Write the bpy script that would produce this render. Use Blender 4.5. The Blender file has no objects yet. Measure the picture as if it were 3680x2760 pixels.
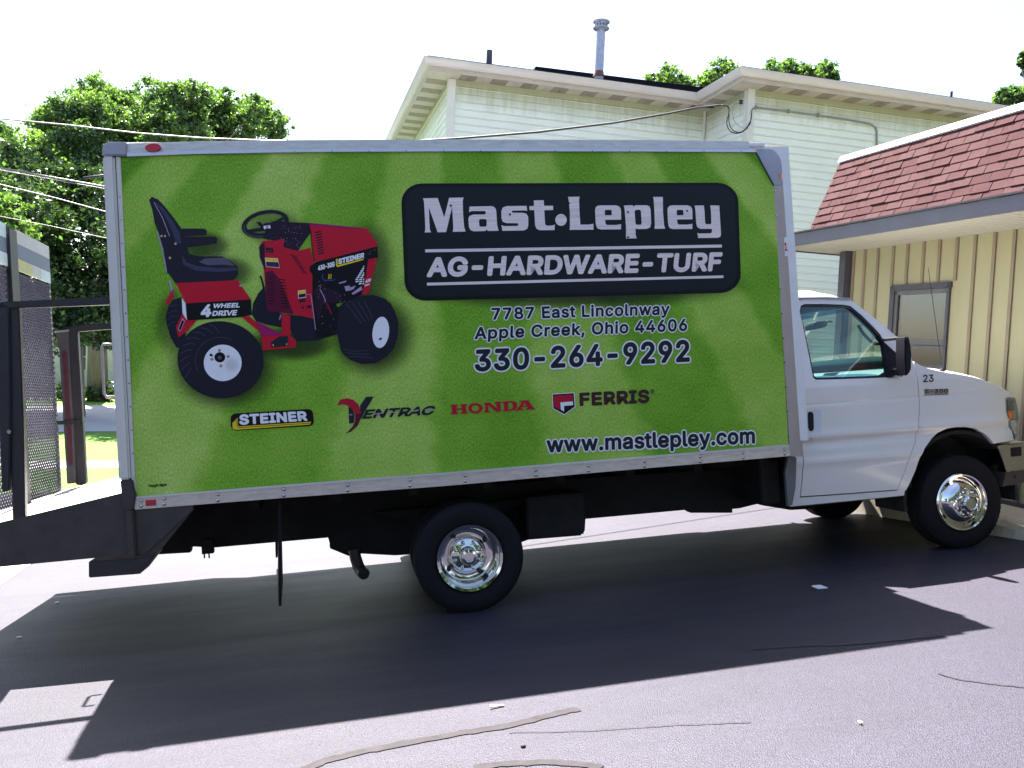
import bpy, bmesh, math, random
import numpy as np
from mathutils import Matrix, Vector
from mathutils.geometry import tessellate_polygon
random.seed(7); rng = np.random.default_rng(11)
scn = bpy.context.scene
COL = scn.collection

# ------------------------------------------------------------------ camera, sky, sun, exposure
TR = np.array([[0.99585, 0.00748, -0.09072], [0., 0.99662, 0.08217], [0.09103, -0.08183, 0.99248]])  # truck axes (it stands on the slope) -> world
CAM = np.array([1.23909, -5.24115, 2.01504])
MW = np.array([[0.97878, -0.20046, 0.04307], [-0.03221, 0.05717, 0.99784], [0.20249, 0.97804, -0.04950]])
MW[2] /= np.linalg.norm(MW[2]); MW[0] -= MW[0] @ MW[2] * MW[2]; MW[0] /= np.linalg.norm(MW[0]); MW[1] = np.cross(MW[2] * -1, MW[0])
if MW[1][2] < 0: MW[1] = -MW[1]
FOC = 2900.0
cd = bpy.data.cameras.new('camera'); cam = bpy.data.objects.new('camera', cd); COL.objects.link(cam)
cd.sensor_width = 36; cd.lens = FOC / 3680 * 36; cd.clip_end = 2000; cd.clip_start = .05
m = Matrix.Identity(4)
for i in range(3):
    m[i][0] = MW[0][i]; m[i][1] = MW[1][i]; m[i][2] = -MW[2][i]; m[i][3] = CAM[i]
cam.matrix_world = m; scn.camera = cam

SUN_T = np.array([-0.12, 1.55, 3.19])                 # towards the sun, truck axes
sdir = TR @ SUN_T; sdir /= np.linalg.norm(sdir)
elev = math.asin(sdir[2]); azim = math.atan2(sdir[0], sdir[1])
w = bpy.data.worlds.new('World'); scn.world = w; w.use_nodes = True
nt = w.node_tree; nt.nodes.clear()
sky = nt.nodes.new('ShaderNodeTexSky'); sky.sky_type = 'NISHITA'; sky.sun_disc = False
sky.sun_elevation = elev; sky.sun_rotation = azim; sky.air_density = 1.0; sky.dust_density = 2.0; sky.ozone_density = 1.0
bg = nt.nodes.new('ShaderNodeBackground'); bg.inputs[1].default_value = 0.05
wo = nt.nodes.new('ShaderNodeOutputWorld'); nt.links.new(sky.outputs[0], bg.inputs[0]); nt.links.new(bg.outputs[0], wo.inputs[0])
sl = bpy.data.lights.new('sun', 'SUN'); sl.energy = 5.0; sl.angle = math.radians(.53); sl.color = (1, .95, .88)
so = bpy.data.objects.new('sun', sl); COL.objects.link(so); so.location = (0, 10, 30)
so.rotation_euler = Vector(sdir).to_track_quat('Z', 'Y').to_euler()
scn.view_settings.view_transform = 'Standard'; scn.view_settings.look = 'None'
scn.view_settings.exposure = 2.9; scn.view_settings.gamma = 1; scn.view_settings.use_curve_mapping = False
scn.cycles.max_bounces = 8; scn.cycles.transparent_max_bounces = 16

# ------------------------------------------------------------------ geometry helpers
def ray_w(px, py):
    v = MW[0] * (px - 1840) / FOC - MW[1] * (py - 1380) / FOC + MW[2]; return v
def at_w(px, py, n, d):                               # survey point: where the sight line meets the plane n.p = d
    n = np.asarray(n, float); r = ray_w(px, py); return CAM + (d - n @ CAM) / (n @ r) * r
def at_t(px, py, y=0.0, ax=1):                        # same in truck axes, on the plane Y = y
    r = TR.T @ ray_w(px, py); c = TR.T @ CAM; return c + (y - c[ax]) / r[ax] * r

def prop(o, label=None, cat=None, group=None, kind=None):
    if label: o['label'] = label
    if cat: o['category'] = cat
    if group: o['group'] = group
    if kind: o['kind'] = kind
    return o
def empty(name, label, cat, loc=(0, 0, 0), group=None, mat=None):
    o = bpy.data.objects.new(name, None); COL.objects.link(o); o.empty_display_size = .2
    o.location = loc
    if mat is not None: o.matrix_world = mat
    return prop(o, label, cat, group)
def mesh_obj(name, me, mat, parent=None, smooth=False):
    o = bpy.data.objects.new(name, me); COL.objects.link(o)
    if mat and not me.materials:
        for mm in (mat if isinstance(mat, (list, tuple)) else [mat]): me.materials.append(mm)
    if parent: o.parent = parent
    if smooth:
        me.polygons.foreach_set('use_smooth', [True] * len(me.polygons))
        if smooth is not True: me.set_sharp_from_angle(angle=math.radians(smooth))
    return o
def pyd(name, v, f, mat, parent=None, smooth=False, fix=False):
    me = bpy.data.meshes.new(name); me.from_pydata([tuple(map(float, q)) for q in v], [], f)
    if fix:
        b = bmesh.new(); b.from_mesh(me); bmesh.ops.recalc_face_normals(b, faces=b.faces); b.to_mesh(me); b.free()
    me.update()
    return mesh_obj(name, me, mat, parent, smooth)
class MB:                                             # collects simple solids in one mesh
    def __init__(s): s.v = []; s.f = []
    def add(s, v, f):
        k = len(s.v); s.v += [tuple(map(float, q)) for q in v]; s.f += [tuple(k + i for i in q) for q in f]; return s
    def box(s, a, b):
        (x0, y0, z0), (x1, y1, z1) = a, b
        return s.add([(x, y, z) for z in (z0, z1) for y in (y0, y1) for x in (x0, x1)],
                     [(0, 2, 3, 1), (4, 5, 7, 6), (0, 1, 5, 4), (2, 6, 7, 3), (0, 4, 6, 2), (1, 3, 7, 5)])
    def tube(s, pts, r, n=10, cap=True):
        pts = [Vector(p) for p in pts]; rs = r if isinstance(r, (list, tuple)) else [r] * len(pts)
        rings = []; up = None
        for i, p in enumerate(pts):
            t = (pts[min(i + 1, len(pts) - 1)] - pts[max(i - 1, 0)]).normalized()
            if up is None: up = t.orthogonal().normalized()
            up = (up - t * up.dot(t)).normalized(); sd = t.cross(up)
            rings.append([p + (up * math.cos(a) + sd * math.sin(a)) * rs[i] for a in [2 * math.pi * k / n for k in range(n)]])
        v = [q for rg in rings for q in rg]; f = []
        for i in range(len(pts) - 1):
            for k in range(n): f.append((i * n + k, i * n + (k + 1) % n, (i + 1) * n + (k + 1) % n, (i + 1) * n + k))
        if cap: f.append(tuple(range(n - 1, -1, -1))); f.append(tuple((len(pts) - 1) * n + k for k in range(n)))
        return s.add(v, f)
    def lathe(s, prof, c=(0, 0, 0), n=48, axis='y', close=True):     # prof: (r, h)
        v = []; f = []
        for (r, h) in prof:
            for k in range(n):
                a = 2 * math.pi * k / n; q = (r * math.cos(a), r * math.sin(a))
                v.append((c[0] + q[0], c[1] + h, c[2] + q[1]) if axis == 'y' else (c[0] + q[0], c[1] + q[1], c[2] + h))
        for i in range(len(prof) - 1):
            for k in range(n): f.append((i * n + k, i * n + (k + 1) % n, (i + 1) * n + (k + 1) % n, (i + 1) * n + k))
        if close: f.append(tuple(range(n))); f.append(tuple((len(prof) - 1) * n + k for k in range(n)))
        return s.add(v, f)
    def prism(s, poly, fn0, fn1):                      # poly 2-D, fn maps (a,b)->3-D for the two ends
        k = len(poly); v = [fn0(*p) for p in poly] + [fn1(*p) for p in poly]
        tri = tessellate_polygon([[Vector((p[0], p[1], 0)) for p in poly]])
        f = [tuple(t) for t in tri] + [tuple(k + i for i in t[::-1]) for t in tri]
        f += [(i, (i + 1) % k, k + (i + 1) % k, k + i) for i in range(k)]
        return s.add(v, f)
    def build(s, name, mat, parent=None, smooth=False, bevel=0):
        me = bpy.data.meshes.new(name); me.from_pydata(s.v, [], s.f)
        b = bmesh.new(); b.from_mesh(me)
        bmesh.ops.recalc_face_normals(b, faces=b.faces)
        if bevel: bmesh.ops.bevel(b, geom=[e for e in b.edges if len(e.link_faces) == 2 and e.calc_face_angle(0) > .6], offset=bevel, segments=2, affect='EDGES', clamp_overlap=True)
        b.to_mesh(me); b.free(); me.update()
        return mesh_obj(name, me, mat, parent, smooth or (40 if bevel else False))
def copy_of(o, name=None, loc=None, parent=None):
    c = o.copy(); COL.objects.link(c); c.parent = parent if parent else o.parent
    if loc is not None: c.location = loc
    return c

# ------------------------------------------------------------------ materials
MATS = {}
def srgb(*c):
    return tuple((x / 255 / 12.92 if x / 255 <= .04045 else ((x / 255 + .055) / 1.055) ** 2.4) for x in c)
def mat(name, col, rough=.6, metal=0., var=.12, scale=8., bump=0., bscale=60., spec=.5, coat=0., stretch=(1, 1, 1), aniso=None):
    if name in MATS: return MATS[name]
    M = bpy.data.materials.new(name); M.use_nodes = True; n = M.node_tree; L = n.links
    P = n.nodes['Principled BSDF']; P.inputs['Roughness'].default_value = rough; P.inputs['Metallic'].default_value = metal
    P.inputs['Specular IOR Level'].default_value = spec; P.inputs['Coat Weight'].default_value = coat; P.inputs['Coat Roughness'].default_value = .08
    tc = n.nodes.new('ShaderNodeTexCoord'); mp = n.nodes.new('ShaderNodeMapping'); mp.inputs['Scale'].default_value = stretch
    L.new(tc.outputs['Object'], mp.inputs[0])
    nz = n.nodes.new('ShaderNodeTexNoise'); nz.inputs['Scale'].default_value = scale; nz.inputs['Detail'].default_value = 6; nz.inputs['Roughness'].default_value = .65
    L.new(mp.outputs[0], nz.inputs['Vector'])
    cr = n.nodes.new('ShaderNodeMix'); cr.data_type = 'RGBA'
    lo = [c * (1 - var) for c in col]; hi = [min(1, c * (1 + var)) for c in col]
    cr.inputs[6].default_value = (*lo, 1); cr.inputs[7].default_value = (*hi, 1)
    mr = n.nodes.new('ShaderNodeMapRange'); mr.inputs[1].default_value = .3; mr.inputs[2].default_value = .7
    L.new(nz.outputs[0], mr.inputs[0]); L.new(mr.outputs[0], cr.inputs[0]); L.new(cr.outputs[2], P.inputs['Base Color'])
    if bump:
        b2 = n.nodes.new('ShaderNodeTexNoise'); b2.inputs['Scale'].default_value = bscale; b2.inputs['Detail'].default_value = 4
        L.new(mp.outputs[0], b2.inputs['Vector'])
        bp = n.nodes.new('ShaderNodeBump'); bp.inputs['Strength'].default_value = bump; bp.inputs['Distance'].default_value = .01
        L.new(b2.outputs[0], bp.inputs['Height']); L.new(bp.outputs[0], P.inputs['Normal'])
    M['_p'] = 1; MATS[name] = M; return M
def nd(M, t): return M.node_tree.nodes.new(t)

white_paint = mat('white paint', (.80, .765, .725), .28, var=.03, scale=2, coat=.5)
white_post = mat('white post', (.64, .605, .54), .45, var=.06, scale=3)
alu = mat('aluminium rail', (.62, .57, .52), .42, .6, var=.18, scale=3, stretch=(3, 1, 14))
alu_edge = mat('bright rail edge', (.60, .58, .62), .3, .6, var=.05)
post_alu = mat('satin corner post', (.42, .365, .32), .6, .0, var=.12, scale=2.5)
grey_cap = mat('grey corner cap', (.34, .34, .38), .5, var=.08, scale=5)
chrome = mat('chrome', (.75, .74, .72), .07, 1., var=.05, scale=20)
chrome_dull = mat('dull chrome', (.55, .52, .50), .2, 1., var=.12, scale=12)
rubber = mat('tyre rubber', (.009, .008, .010), .8, var=.25, scale=30, bump=.3, bscale=90, spec=.25)
black_steel = mat('black painted steel', (.018, .016, .02), .42, var=.3, scale=10, bump=.1)
brown_steel = mat('weathered dark steel', (.040, .032, .030), .55, var=.35, scale=6, bump=.15)
chassis_m = mat('grimy chassis', (.012, .0105, .011), .85, var=.4, scale=9, bump=.3)
black_plastic = mat('black plastic', (.012, .010, .016), .5, var=.2, spec=.25)
seal_m = mat('window rubber', (.012, .012, .014), .5, var=.2)
red_lens = mat('red lens', (.45, .01, .03), .25, var=.2, scale=40)
amber_lens = mat('amber lens', (.75, .16, .02), .25, var=.2, scale=40)
clear_lens = mat('clear lens', (.5, .52, .5), .15, .3, var=.2, scale=30)
head_trim = mat('headlight surround', (.25, .25, .27), .3, .5)
teal = mat('teal dashboard', (.015, .075, .10), .6, var=.12, scale=12)
dark_trim = mat('dark interior trim', (.015, .017, .02), .7)
grey_trim = mat('grey interior trim', (.10, .10, .11), .8)
deck_m = mat('worn deck plate', (.48, .47, .46), .6, .1, var=.15, scale=5, bump=.2, bscale=40)
mesh_m = mat('expanded metal', (.055, .055, .08), .5, .5, var=.2)
plate_silver = mat('silver plate', (.40, .38, .38), .35, .6, var=.15, scale=4)
refl_navy = mat('navy reflection', (.045, .06, .13), .3, .2, var=.1)  # this and the next two colour the reflections on the gate plates
gold_refl_lens = mat('yellow reflection and lens', (.36, .33, .15), .35, .4, var=.1)
refl_blue = mat('pale blue reflection', (.42, .50, .55), .3, .5, var=.1)
roof_white = mat('box roof skin', (.78, .78, .76), .5, var=.05)
siding_w = None
trim_w = mat('white vinyl trim', (.54, .56, .52), .45, var=.06, scale=4)
gutter_w = mat('white gutter', (.48, .46, .44), .35, var=.07, scale=3, stretch=(1, 1, 4))
fascia_w = mat('cream fascia wrap', (.40, .36, .31), .5, var=.10, scale=3)
soffit_w = mat('plain soffit', (.44, .41, .35), .6, var=.10, scale=6)
soffit_d = mat('vented soffit', (.25, .23, .19), .8, var=.2, scale=10)
shingle_dark = mat('dark roof shingle', (.016, .015, .020), .95, var=.3, scale=20, bump=.4, spec=.05)
galv = mat('galvanised flue', (.36, .37, .46), .45, .5, var=.22, scale=18)
black_pipe = mat('black vent pipe', (.04, .045, .055), .6)
conduit_m = mat('grey conduit', (.22, .23, .22), .5, .3)
cable_m = mat('black cable', (.012, .012, .014), .6)
cable_grey = mat('grey cable', (.16, .16, .17), .5)  # paler grey than the black cable
cream_m = mat('cream siding', (.29, .275, .165), .6, var=.07, scale=3, stretch=(1, 1, .3))
batten_m = mat('tan shaded batten', (.19, .15, .10), .6, var=.10, scale=4)  # browner than the wall: dirt and the ribs' shading put in the colour
trim_brown = mat('dark slate trim', (.045, .043, .058), .5, var=.12)
fascia_grey = mat('slate grey fascia', (.085, .085, .11), .45, var=.10, scale=4)
flash_m = mat('pale roof flashing', (.62, .60, .66), .4, .3, var=.06)
soffit_c = mat('cream soffit board', (.30, .30, .26), .6, var=.05)
shingle_r = mat('maroon shingle', (.062, .026, .029), .95, spec=.1, var=.22, scale=70, bump=.5, bscale=220)
shingle_r2 = mat('maroon shingle faded', (.072, .034, .036), .95, spec=.1, var=.22, scale=70, bump=.5, bscale=220)
sash_m = mat('grey window sash', (.085, .08, .085), .45)
blind_m = mat('pale blind slats', (.12, .125, .125), .6)
concrete = mat('pale concrete', (.52, .47, .38), .8, var=.14, scale=5, bump=.3, bscale=120)
paver = mat('sidewalk concrete', (.45, .43, .42), .85, var=.12, scale=2, bump=.2)
street_m = mat('pale street', (.34, .34, .36), .85, var=.1, scale=1)  # paler grey than the driveway
bark = mat('bark', (.10, .085, .07), .9, var=.35, scale=8, bump=.8, bscale=14, stretch=(1, 1, .25))
house_wall = mat('pale house wall', (.5, .49, .46), .7)
house_roof = mat('grey house roof', (.10, .10, .11), .9)
house_pane = mat('dark pane', (.03, .035, .04), .15)
chip_m = mat('white chip', (.7, .7, .72), .7)  # white of the small litter and of the painted sun spot
stone_m = mat('dark pebble', (.05, .05, .05), .8)

def glass(name, tint=(.75, .92, .85), refl=.10):
    M = bpy.data.materials.new(name); M.use_nodes = True; n = M.node_tree; n.nodes.clear(); L = n.links
    o = n.nodes.new('ShaderNodeOutputMaterial'); t = n.nodes.new('ShaderNodeBsdfTransparent'); g = n.nodes.new('ShaderNodeBsdfGlossy')
    t.inputs[0].default_value = (*tint, 1); g.inputs['Roughness'].default_value = .02
    lw = n.nodes.new('ShaderNodeFresnel'); lw.inputs[0].default_value = 1.45
    ml = n.nodes.new('ShaderNodeMath'); ml.operation = 'MULTIPLY_ADD'; ml.inputs[1].default_value = .75; ml.inputs[2].default_value = refl * .3
    mx = n.nodes.new('ShaderNodeMixShader'); L.new(lw.outputs[0], ml.inputs[0]); L.new(ml.outputs[0], mx.inputs[0])
    L.new(t.outputs[0], mx.inputs[1]); L.new(g.outputs[0], mx.inputs[2]); L.new(mx.outputs[0], o.inputs[0]); return M
cab_glass = glass('cab glass', (.72, .82, .78), .1)
win_glass = glass('window glass', (.55, .57, .57), .3)
band_glass = glass('tinted sun band', (.12, .28, .42), .1)

def asphalt():
    M = mat('asphalt', (.022, .0195, .033), .56, var=.10, scale=1.2, spec=.30)
    n = M.node_tree; L = n.links; P = n.nodes['Principled BSDF']
    tc = [q for q in n.nodes if q.type == 'TEX_COORD'][0]; base = P.inputs['Base Color'].links[0].from_socket
    f = nd(M, 'ShaderNodeTexNoise'); f.inputs['Scale'].default_value = 160; f.inputs['Detail'].default_value = 3; L.new(tc.outputs[0 + 3], f.inputs['Vector'])
    st = nd(M, 'ShaderNodeTexNoise'); st.inputs['Scale'].default_value = 1.0; st.inputs['Detail'].default_value = 7; st.inputs['Roughness'].default_value = .7
    mp = nd(M, 'ShaderNodeMapping'); mp.inputs['Scale'].default_value = (.5, 2.6, 1); mp.inputs['Rotation'].default_value = (0, 0, -.12)
    L.new(tc.outputs[3], mp.inputs[0]); L.new(mp.outputs[0], st.inputs['Vector'])
    r1 = nd(M, 'ShaderNodeMapRange'); r1.inputs[1].default_value = .32; r1.inputs[2].default_value = .68; r1.inputs[3].default_value = .70; r1.inputs[4].default_value = 1.30; L.new(f.outputs[0], r1.inputs[0])
    r2 = nd(M, 'ShaderNodeMapRange'); r2.inputs[1].default_value = .35; r2.inputs[2].default_value = .65; r2.inputs[3].default_value = .88; r2.inputs[4].default_value = 1.13; L.new(st.outputs[0], r2.inputs[0])
    mu = nd(M, 'ShaderNodeMath'); mu.operation = 'MULTIPLY'; L.new(r1.outputs[0], mu.inputs[0]); L.new(r2.outputs[0], mu.inputs[1])
    vm = nd(M, 'ShaderNodeVectorMath'); vm.operation = 'SCALE'; L.new(base, vm.inputs[0]); L.new(mu.outputs[0], vm.inputs['Scale'])
    L.new(vm.outputs[0], P.inputs['Base Color'])
    vo = nd(M, 'ShaderNodeTexVoronoi'); vo.inputs['Scale'].default_value = 150; L.new(tc.outputs[3], vo.inputs['Vector'])
    r3 = nd(M, 'ShaderNodeMapRange'); r3.inputs[1].default_value = 0; r3.inputs[2].default_value = 1; r3.inputs[3].default_value = .72; r3.inputs[4].default_value = 1.36; sv = nd(M, 'ShaderNodeSeparateColor'); L.new(vo.outputs['Color'], sv.inputs[0]); L.new(sv.outputs[0], r3.inputs[0])
    m3 = nd(M, 'ShaderNodeMath'); m3.operation = 'MULTIPLY'; L.new(mu.outputs[0], m3.inputs[0]); L.new(r3.outputs[0], m3.inputs[1]); L.new(m3.outputs[0], vm.inputs['Scale'])
    r4 = nd(M, 'ShaderNodeMapRange'); r4.inputs[1].default_value = .3; r4.inputs[2].default_value = .7; r4.inputs[3].default_value = .62; r4.inputs[4].default_value = .50; L.new(st.outputs[0], r4.inputs[0]); L.new(r4.outputs[0], P.inputs['Roughness'])
    bp = nd(M, 'ShaderNodeBump'); bp.inputs['Strength'].default_value = .4; bp.inputs['Distance'].default_value = .006; L.new(vo.outputs['Distance'], bp.inputs['Height']); L.new(bp.outputs[0], P.inputs['Normal'])
    return M
asph = asphalt()
def grass_mat(name, col=(.10, .20, .03)):
    M = mat(name, col, .9, var=.45, scale=12, bump=1., bscale=90, spec=.2); return M
lawn_m = grass_mat('lawn')
def leaf_mat(name, c1, c2, tr=.45):
    M = bpy.data.materials.new(name); M.use_nodes = True; n = M.node_tree; n.nodes.clear(); L = n.links
    o = n.nodes.new('ShaderNodeOutputMaterial'); d = n.nodes.new('ShaderNodeBsdfDiffuse'); t = n.nodes.new('ShaderNodeBsdfTranslucent'); g = n.nodes.new('ShaderNodeBsdfGlossy')
    g.inputs['Roughness'].default_value = .35; g.inputs[0].default_value = (.7, .75, .8, 1)
    tc = n.nodes.new('ShaderNodeTexCoord'); nz = n.nodes.new('ShaderNodeTexNoise'); nz.inputs['Scale'].default_value = 1.6; nz.inputs['Detail'].default_value = 8; nz.inputs['Roughness'].default_value = .8
    L.new(tc.outputs[3], nz.inputs['Vector']); mr = n.nodes.new('ShaderNodeMapRange'); mr.inputs[1].default_value = .35; mr.inputs[2].default_value = .65; L.new(nz.outputs[0], mr.inputs[0])
    mx = n.nodes.new('ShaderNodeMix'); mx.data_type = 'RGBA'; mx.inputs[6].default_value = (*c1, 1); mx.inputs[7].default_value = (*c2, 1); L.new(mr.outputs[0], mx.inputs[0])
    L.new(mx.outputs[2], d.inputs[0])
    tcol = n.nodes.new('ShaderNodeMix'); tcol.data_type = 'RGBA'; tcol.blend_type = 'MULTIPLY'; tcol.inputs[0].default_value = 1; L.new(mx.outputs[2], tcol.inputs[6]); tcol.inputs[7].default_value = (1.05, 1.25, .55, 1); L.new(tcol.outputs[2], t.inputs[0])
    a = n.nodes.new('ShaderNodeMixShader'); a.inputs[0].default_value = tr; L.new(d.outputs[0], a.inputs[1]); L.new(t.outputs[0], a.inputs[2])
    b = n.nodes.new('ShaderNodeMixShader'); b.inputs[0].default_value = .06; L.new(a.outputs[0], b.inputs[1]); L.new(g.outputs[0], b.inputs[2]); L.new(b.outputs[0], o.inputs[0]); return M
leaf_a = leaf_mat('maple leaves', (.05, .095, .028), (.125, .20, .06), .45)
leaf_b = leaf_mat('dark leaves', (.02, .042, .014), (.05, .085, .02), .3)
leaf_c = leaf_mat('yellow green leaves', (.10, .165, .035), (.20, .30, .08), .5)

def siding_mat():
    M = mat('pale vinyl siding', (.62, .675, .63), .5, var=.03, scale=2); n = M.node_tree; L = n.links; P = n.nodes['Principled BSDF']
    base = P.inputs['Base Color'].links[0].from_socket
    tc = [q for q in n.nodes if q.type == 'TEX_COORD'][0]
    # algae film under the eaves: broad band plus vertical streaks (local z = metres below the soffit)
    sp = nd(M, 'ShaderNodeSeparateXYZ'); L.new(tc.outputs[3], sp.inputs[0])
    mp = nd(M, 'ShaderNodeMapping'); mp.inputs['Scale'].default_value = (6, 6, .8); L.new(tc.outputs[3], mp.inputs[0])
    s = nd(M, 'ShaderNodeTexNoise'); s.inputs['Scale'].default_value = 1.3; s.inputs['Detail'].default_value = 6; s.inputs['Roughness'].default_value = .7; L.new(mp.outputs[0], s.inputs['Vector'])
    ma = nd(M, 'ShaderNodeMath'); ma.operation = 'MULTIPLY_ADD'; ma.inputs[1].default_value = .55; L.new(s.outputs[0], ma.inputs[0]); L.new(sp.outputs[2], ma.inputs[2])
    r = nd(M, 'ShaderNodeMapRange'); r.name = 'ALG'; r.inputs[1].default_value = -.55; r.inputs[2].default_value = .25; L.new(ma.outputs[0], r.inputs[0])
    mx = nd(M, 'ShaderNodeMix'); mx.data_type = 'RGBA'; mx.inputs[7].default_value = (.25, .27, .12, 1); L.new(base, mx.inputs[6])
    pw = nd(M, 'ShaderNodeMath'); pw.operation = 'MULTIPLY'; pw.inputs[1].default_value = .8; L.new(r.outputs[0], pw.inputs[0]); L.new(pw.outputs[0], mx.inputs[0])
    L.new(mx.outputs[2], P.inputs['Base Color']); return M
siding_w = siding_mat()

# ------------------------------------------------------------------ ground
def gz(x, y):
    z = (.09103 * x - .08183 * y) / .99248
    z = np.minimum(z, .615) if np.isscalar(z) else np.minimum(z, .615)
    k = .12; a = -.75
    return a + .5 * ((z - a) + np.sqrt((z - a) ** 2 + k * k))
def gz_flat(x, y): return gz(x, y)
nx, ny = 120, 120
xs = np.concatenate([[-600, -200, -80, -40], np.linspace(-20, 24, nx), [40, 80, 200, 600]]); ys = np.concatenate([[-600, -200, -60, -30], np.linspace(-16, 20, ny), [30, 60, 200, 900]])
V = [(x, y, float(gz(x, y)) - .004 * 0) for y in ys for x in xs]; NX = len(xs)
F = [(j * NX + i, j * NX + i + 1, (j + 1) * NX + i + 1, (j + 1) * NX + i) for j in range(len(ys) - 1) for i in range(NX - 1)]
drive = pyd('driveway', V, F, asph, smooth=True); prop(drive, kind='structure')
FZ = float(gz(-30, 20))
def sheet(name, pts, z, m, kind='structure'):
    o = pyd(name, [(x, y, z) for x, y in pts], [tuple(range(len(pts)))], m); prop(o, kind=kind); return o
def gp(px, py, z=FZ): return at_w(px, py, (0, 0, 1), z)[:2]
# lawn strips, sidewalk, street beyond the back of the truck: surveyed along the gap left of the box
lawn_far = sheet('lawn', [(-60, 9.0), (4, 9.0), (4, 70), (-60, 70)], FZ + .01, lawn_m)
def band(name, y0, y1, z, m):                          # band running roughly across the view, following the survey
    a = gp(60, y0); b = gp(420, y0 - 4); c = gp(420, y1 - 4); d = gp(60, y1)
    e = np.array(b) - np.array(a); e /= np.linalg.norm(e); g = np.array(c) - np.array(d); g /= np.linalg.norm(g)
    pts = [np.array(a) - e * 45, np.array(b) + e * 6, np.array(c) + e * 6, np.array(d) - e * 45]
    return sheet(name, [tuple(p) for p in pts], z, m)
band('sidewalk', 1688, 1662, FZ + .018, paver)
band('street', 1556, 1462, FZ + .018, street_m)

# surface streaks: patched seam of sealant curving over the asphalt
def strip_on_ground(name, pts_px, wpx, m, lift, parent, label=None):
    P = []
    for i, (px, py) in enumerate(pts_px):
        q = at_w(px, py, TR[:, 2] if False else (-.09103, .08183, .99248), 0) ; P.append(q)
    v = []; f = []
    for i, p in enumerate(P):
        t = P[min(i + 1, len(P) - 1)] - P[max(i - 1, 0)]; t[2] = 0; t /= np.linalg.norm(t); s = np.array([-t[1], t[0], 0])
        wd = wpx[i] if isinstance(wpx, (list, tuple)) else wpx
        for sg in (-1, 1):
            q = p + s * sg * wd * (1 + .25 * (random.random() - .5)); q[2] = float(gz(q[0], q[1])) + lift; v.append(q)
    for i in range(len(P) - 1): f.append((2 * i, 2 * i + 1, 2 * i + 3, 2 * i + 2))
    o = pyd(name, v, f, m, parent); 
    if label: o['label'] = label
    return o
def dens(pts, n=6, j=0):
    out = []
    for (a, b) in zip(pts[:-1], pts[1:]):
        for k in range(n): t = k / n; out.append((a[0] + (b[0] - a[0]) * t + random.uniform(-j, j), a[1] + (b[1] - a[1]) * t + random.uniform(-j, j)))
    return out + [pts[-1]]
tar_a = mat('old sealant', (.020, .016, .020), .62, var=.5, scale=14, spec=.20)
tar_c = mat('faint crack', (.020, .017, .024), .6, var=.4, scale=30, spec=.22)
tar_b = mat('tar crack', (.022, .020, .022), .7, var=.3, scale=20)
strip_on_ground('sealed_seam', dens([(1085, 2775), (1180, 2735), (1330, 2700), (1480, 2672), (1640, 2642), (1830, 2612), (1990, 2570), (2080, 2552)], 6, 1.5), .026, tar_a, .004, drive)
strip_on_ground('sealed_seam', dens([(1700, 2762), (1850, 2748), (1980, 2744), (2100, 2752), (2160, 2765)], 6, 1.5), .022, tar_a, .004, drive)
strip_on_ground('tar_crack', dens([(2700, 2338), (2860, 2326), (3000, 2322), (3150, 2312), (3300, 2296), (3400, 2286)], 8, 1), .010, tar_b, .004, drive)
strip_on_ground('hairline', dens([(1830, 2638), (2100, 2632), (2400, 2612), (2700, 2600)], 8, 1), .003, tar_c, .004, drive)
strip_on_ground('hairline', dens([(3370, 2425), (3440, 2445), (3560, 2462), (3690, 2475)], 8, 1), .005, tar_c, .004, drive)

# pale concrete apron at the lower left
GN = (-.09103, .08183, .99248)
apA, apB = at_w(-20, 2122, GN, 0)[:2], at_w(140, 2015, GN, 0)[:2]; e_ap = (apB - apA) / np.linalg.norm(apB - apA); n_ap = np.array([-e_ap[1], e_ap[0]])
if n_ap[0] > 0: n_ap = -n_ap
V = []; F = []
for i in range(31):
    for k in range(21):
        q = apA + e_ap * (-1.5 + i * .14) + n_ap * k * .14; V.append((q[0], q[1], float(gz(q[0], q[1])) + .006))
for i in range(30):
    for k in range(20): F.append((i * 21 + k, (i + 1) * 21 + k, (i + 1) * 21 + k + 1, i * 21 + k + 1))
apo = pyd('apron', V, F, concrete, fix=True); prop(apo, kind='structure')

# ------------------------------------------------------------------ TRUCK
TM = Matrix([[*map(float, TR[i]), 0] for i in range(3)] + [[0, 0, 0, 1]])
truck = empty('box_truck', 'white box truck with striped green grass printed along its side, on the asphalt', 'truck', mat=TM)
YC = 1.22
def mir(y): return 2 * YC - y

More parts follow.
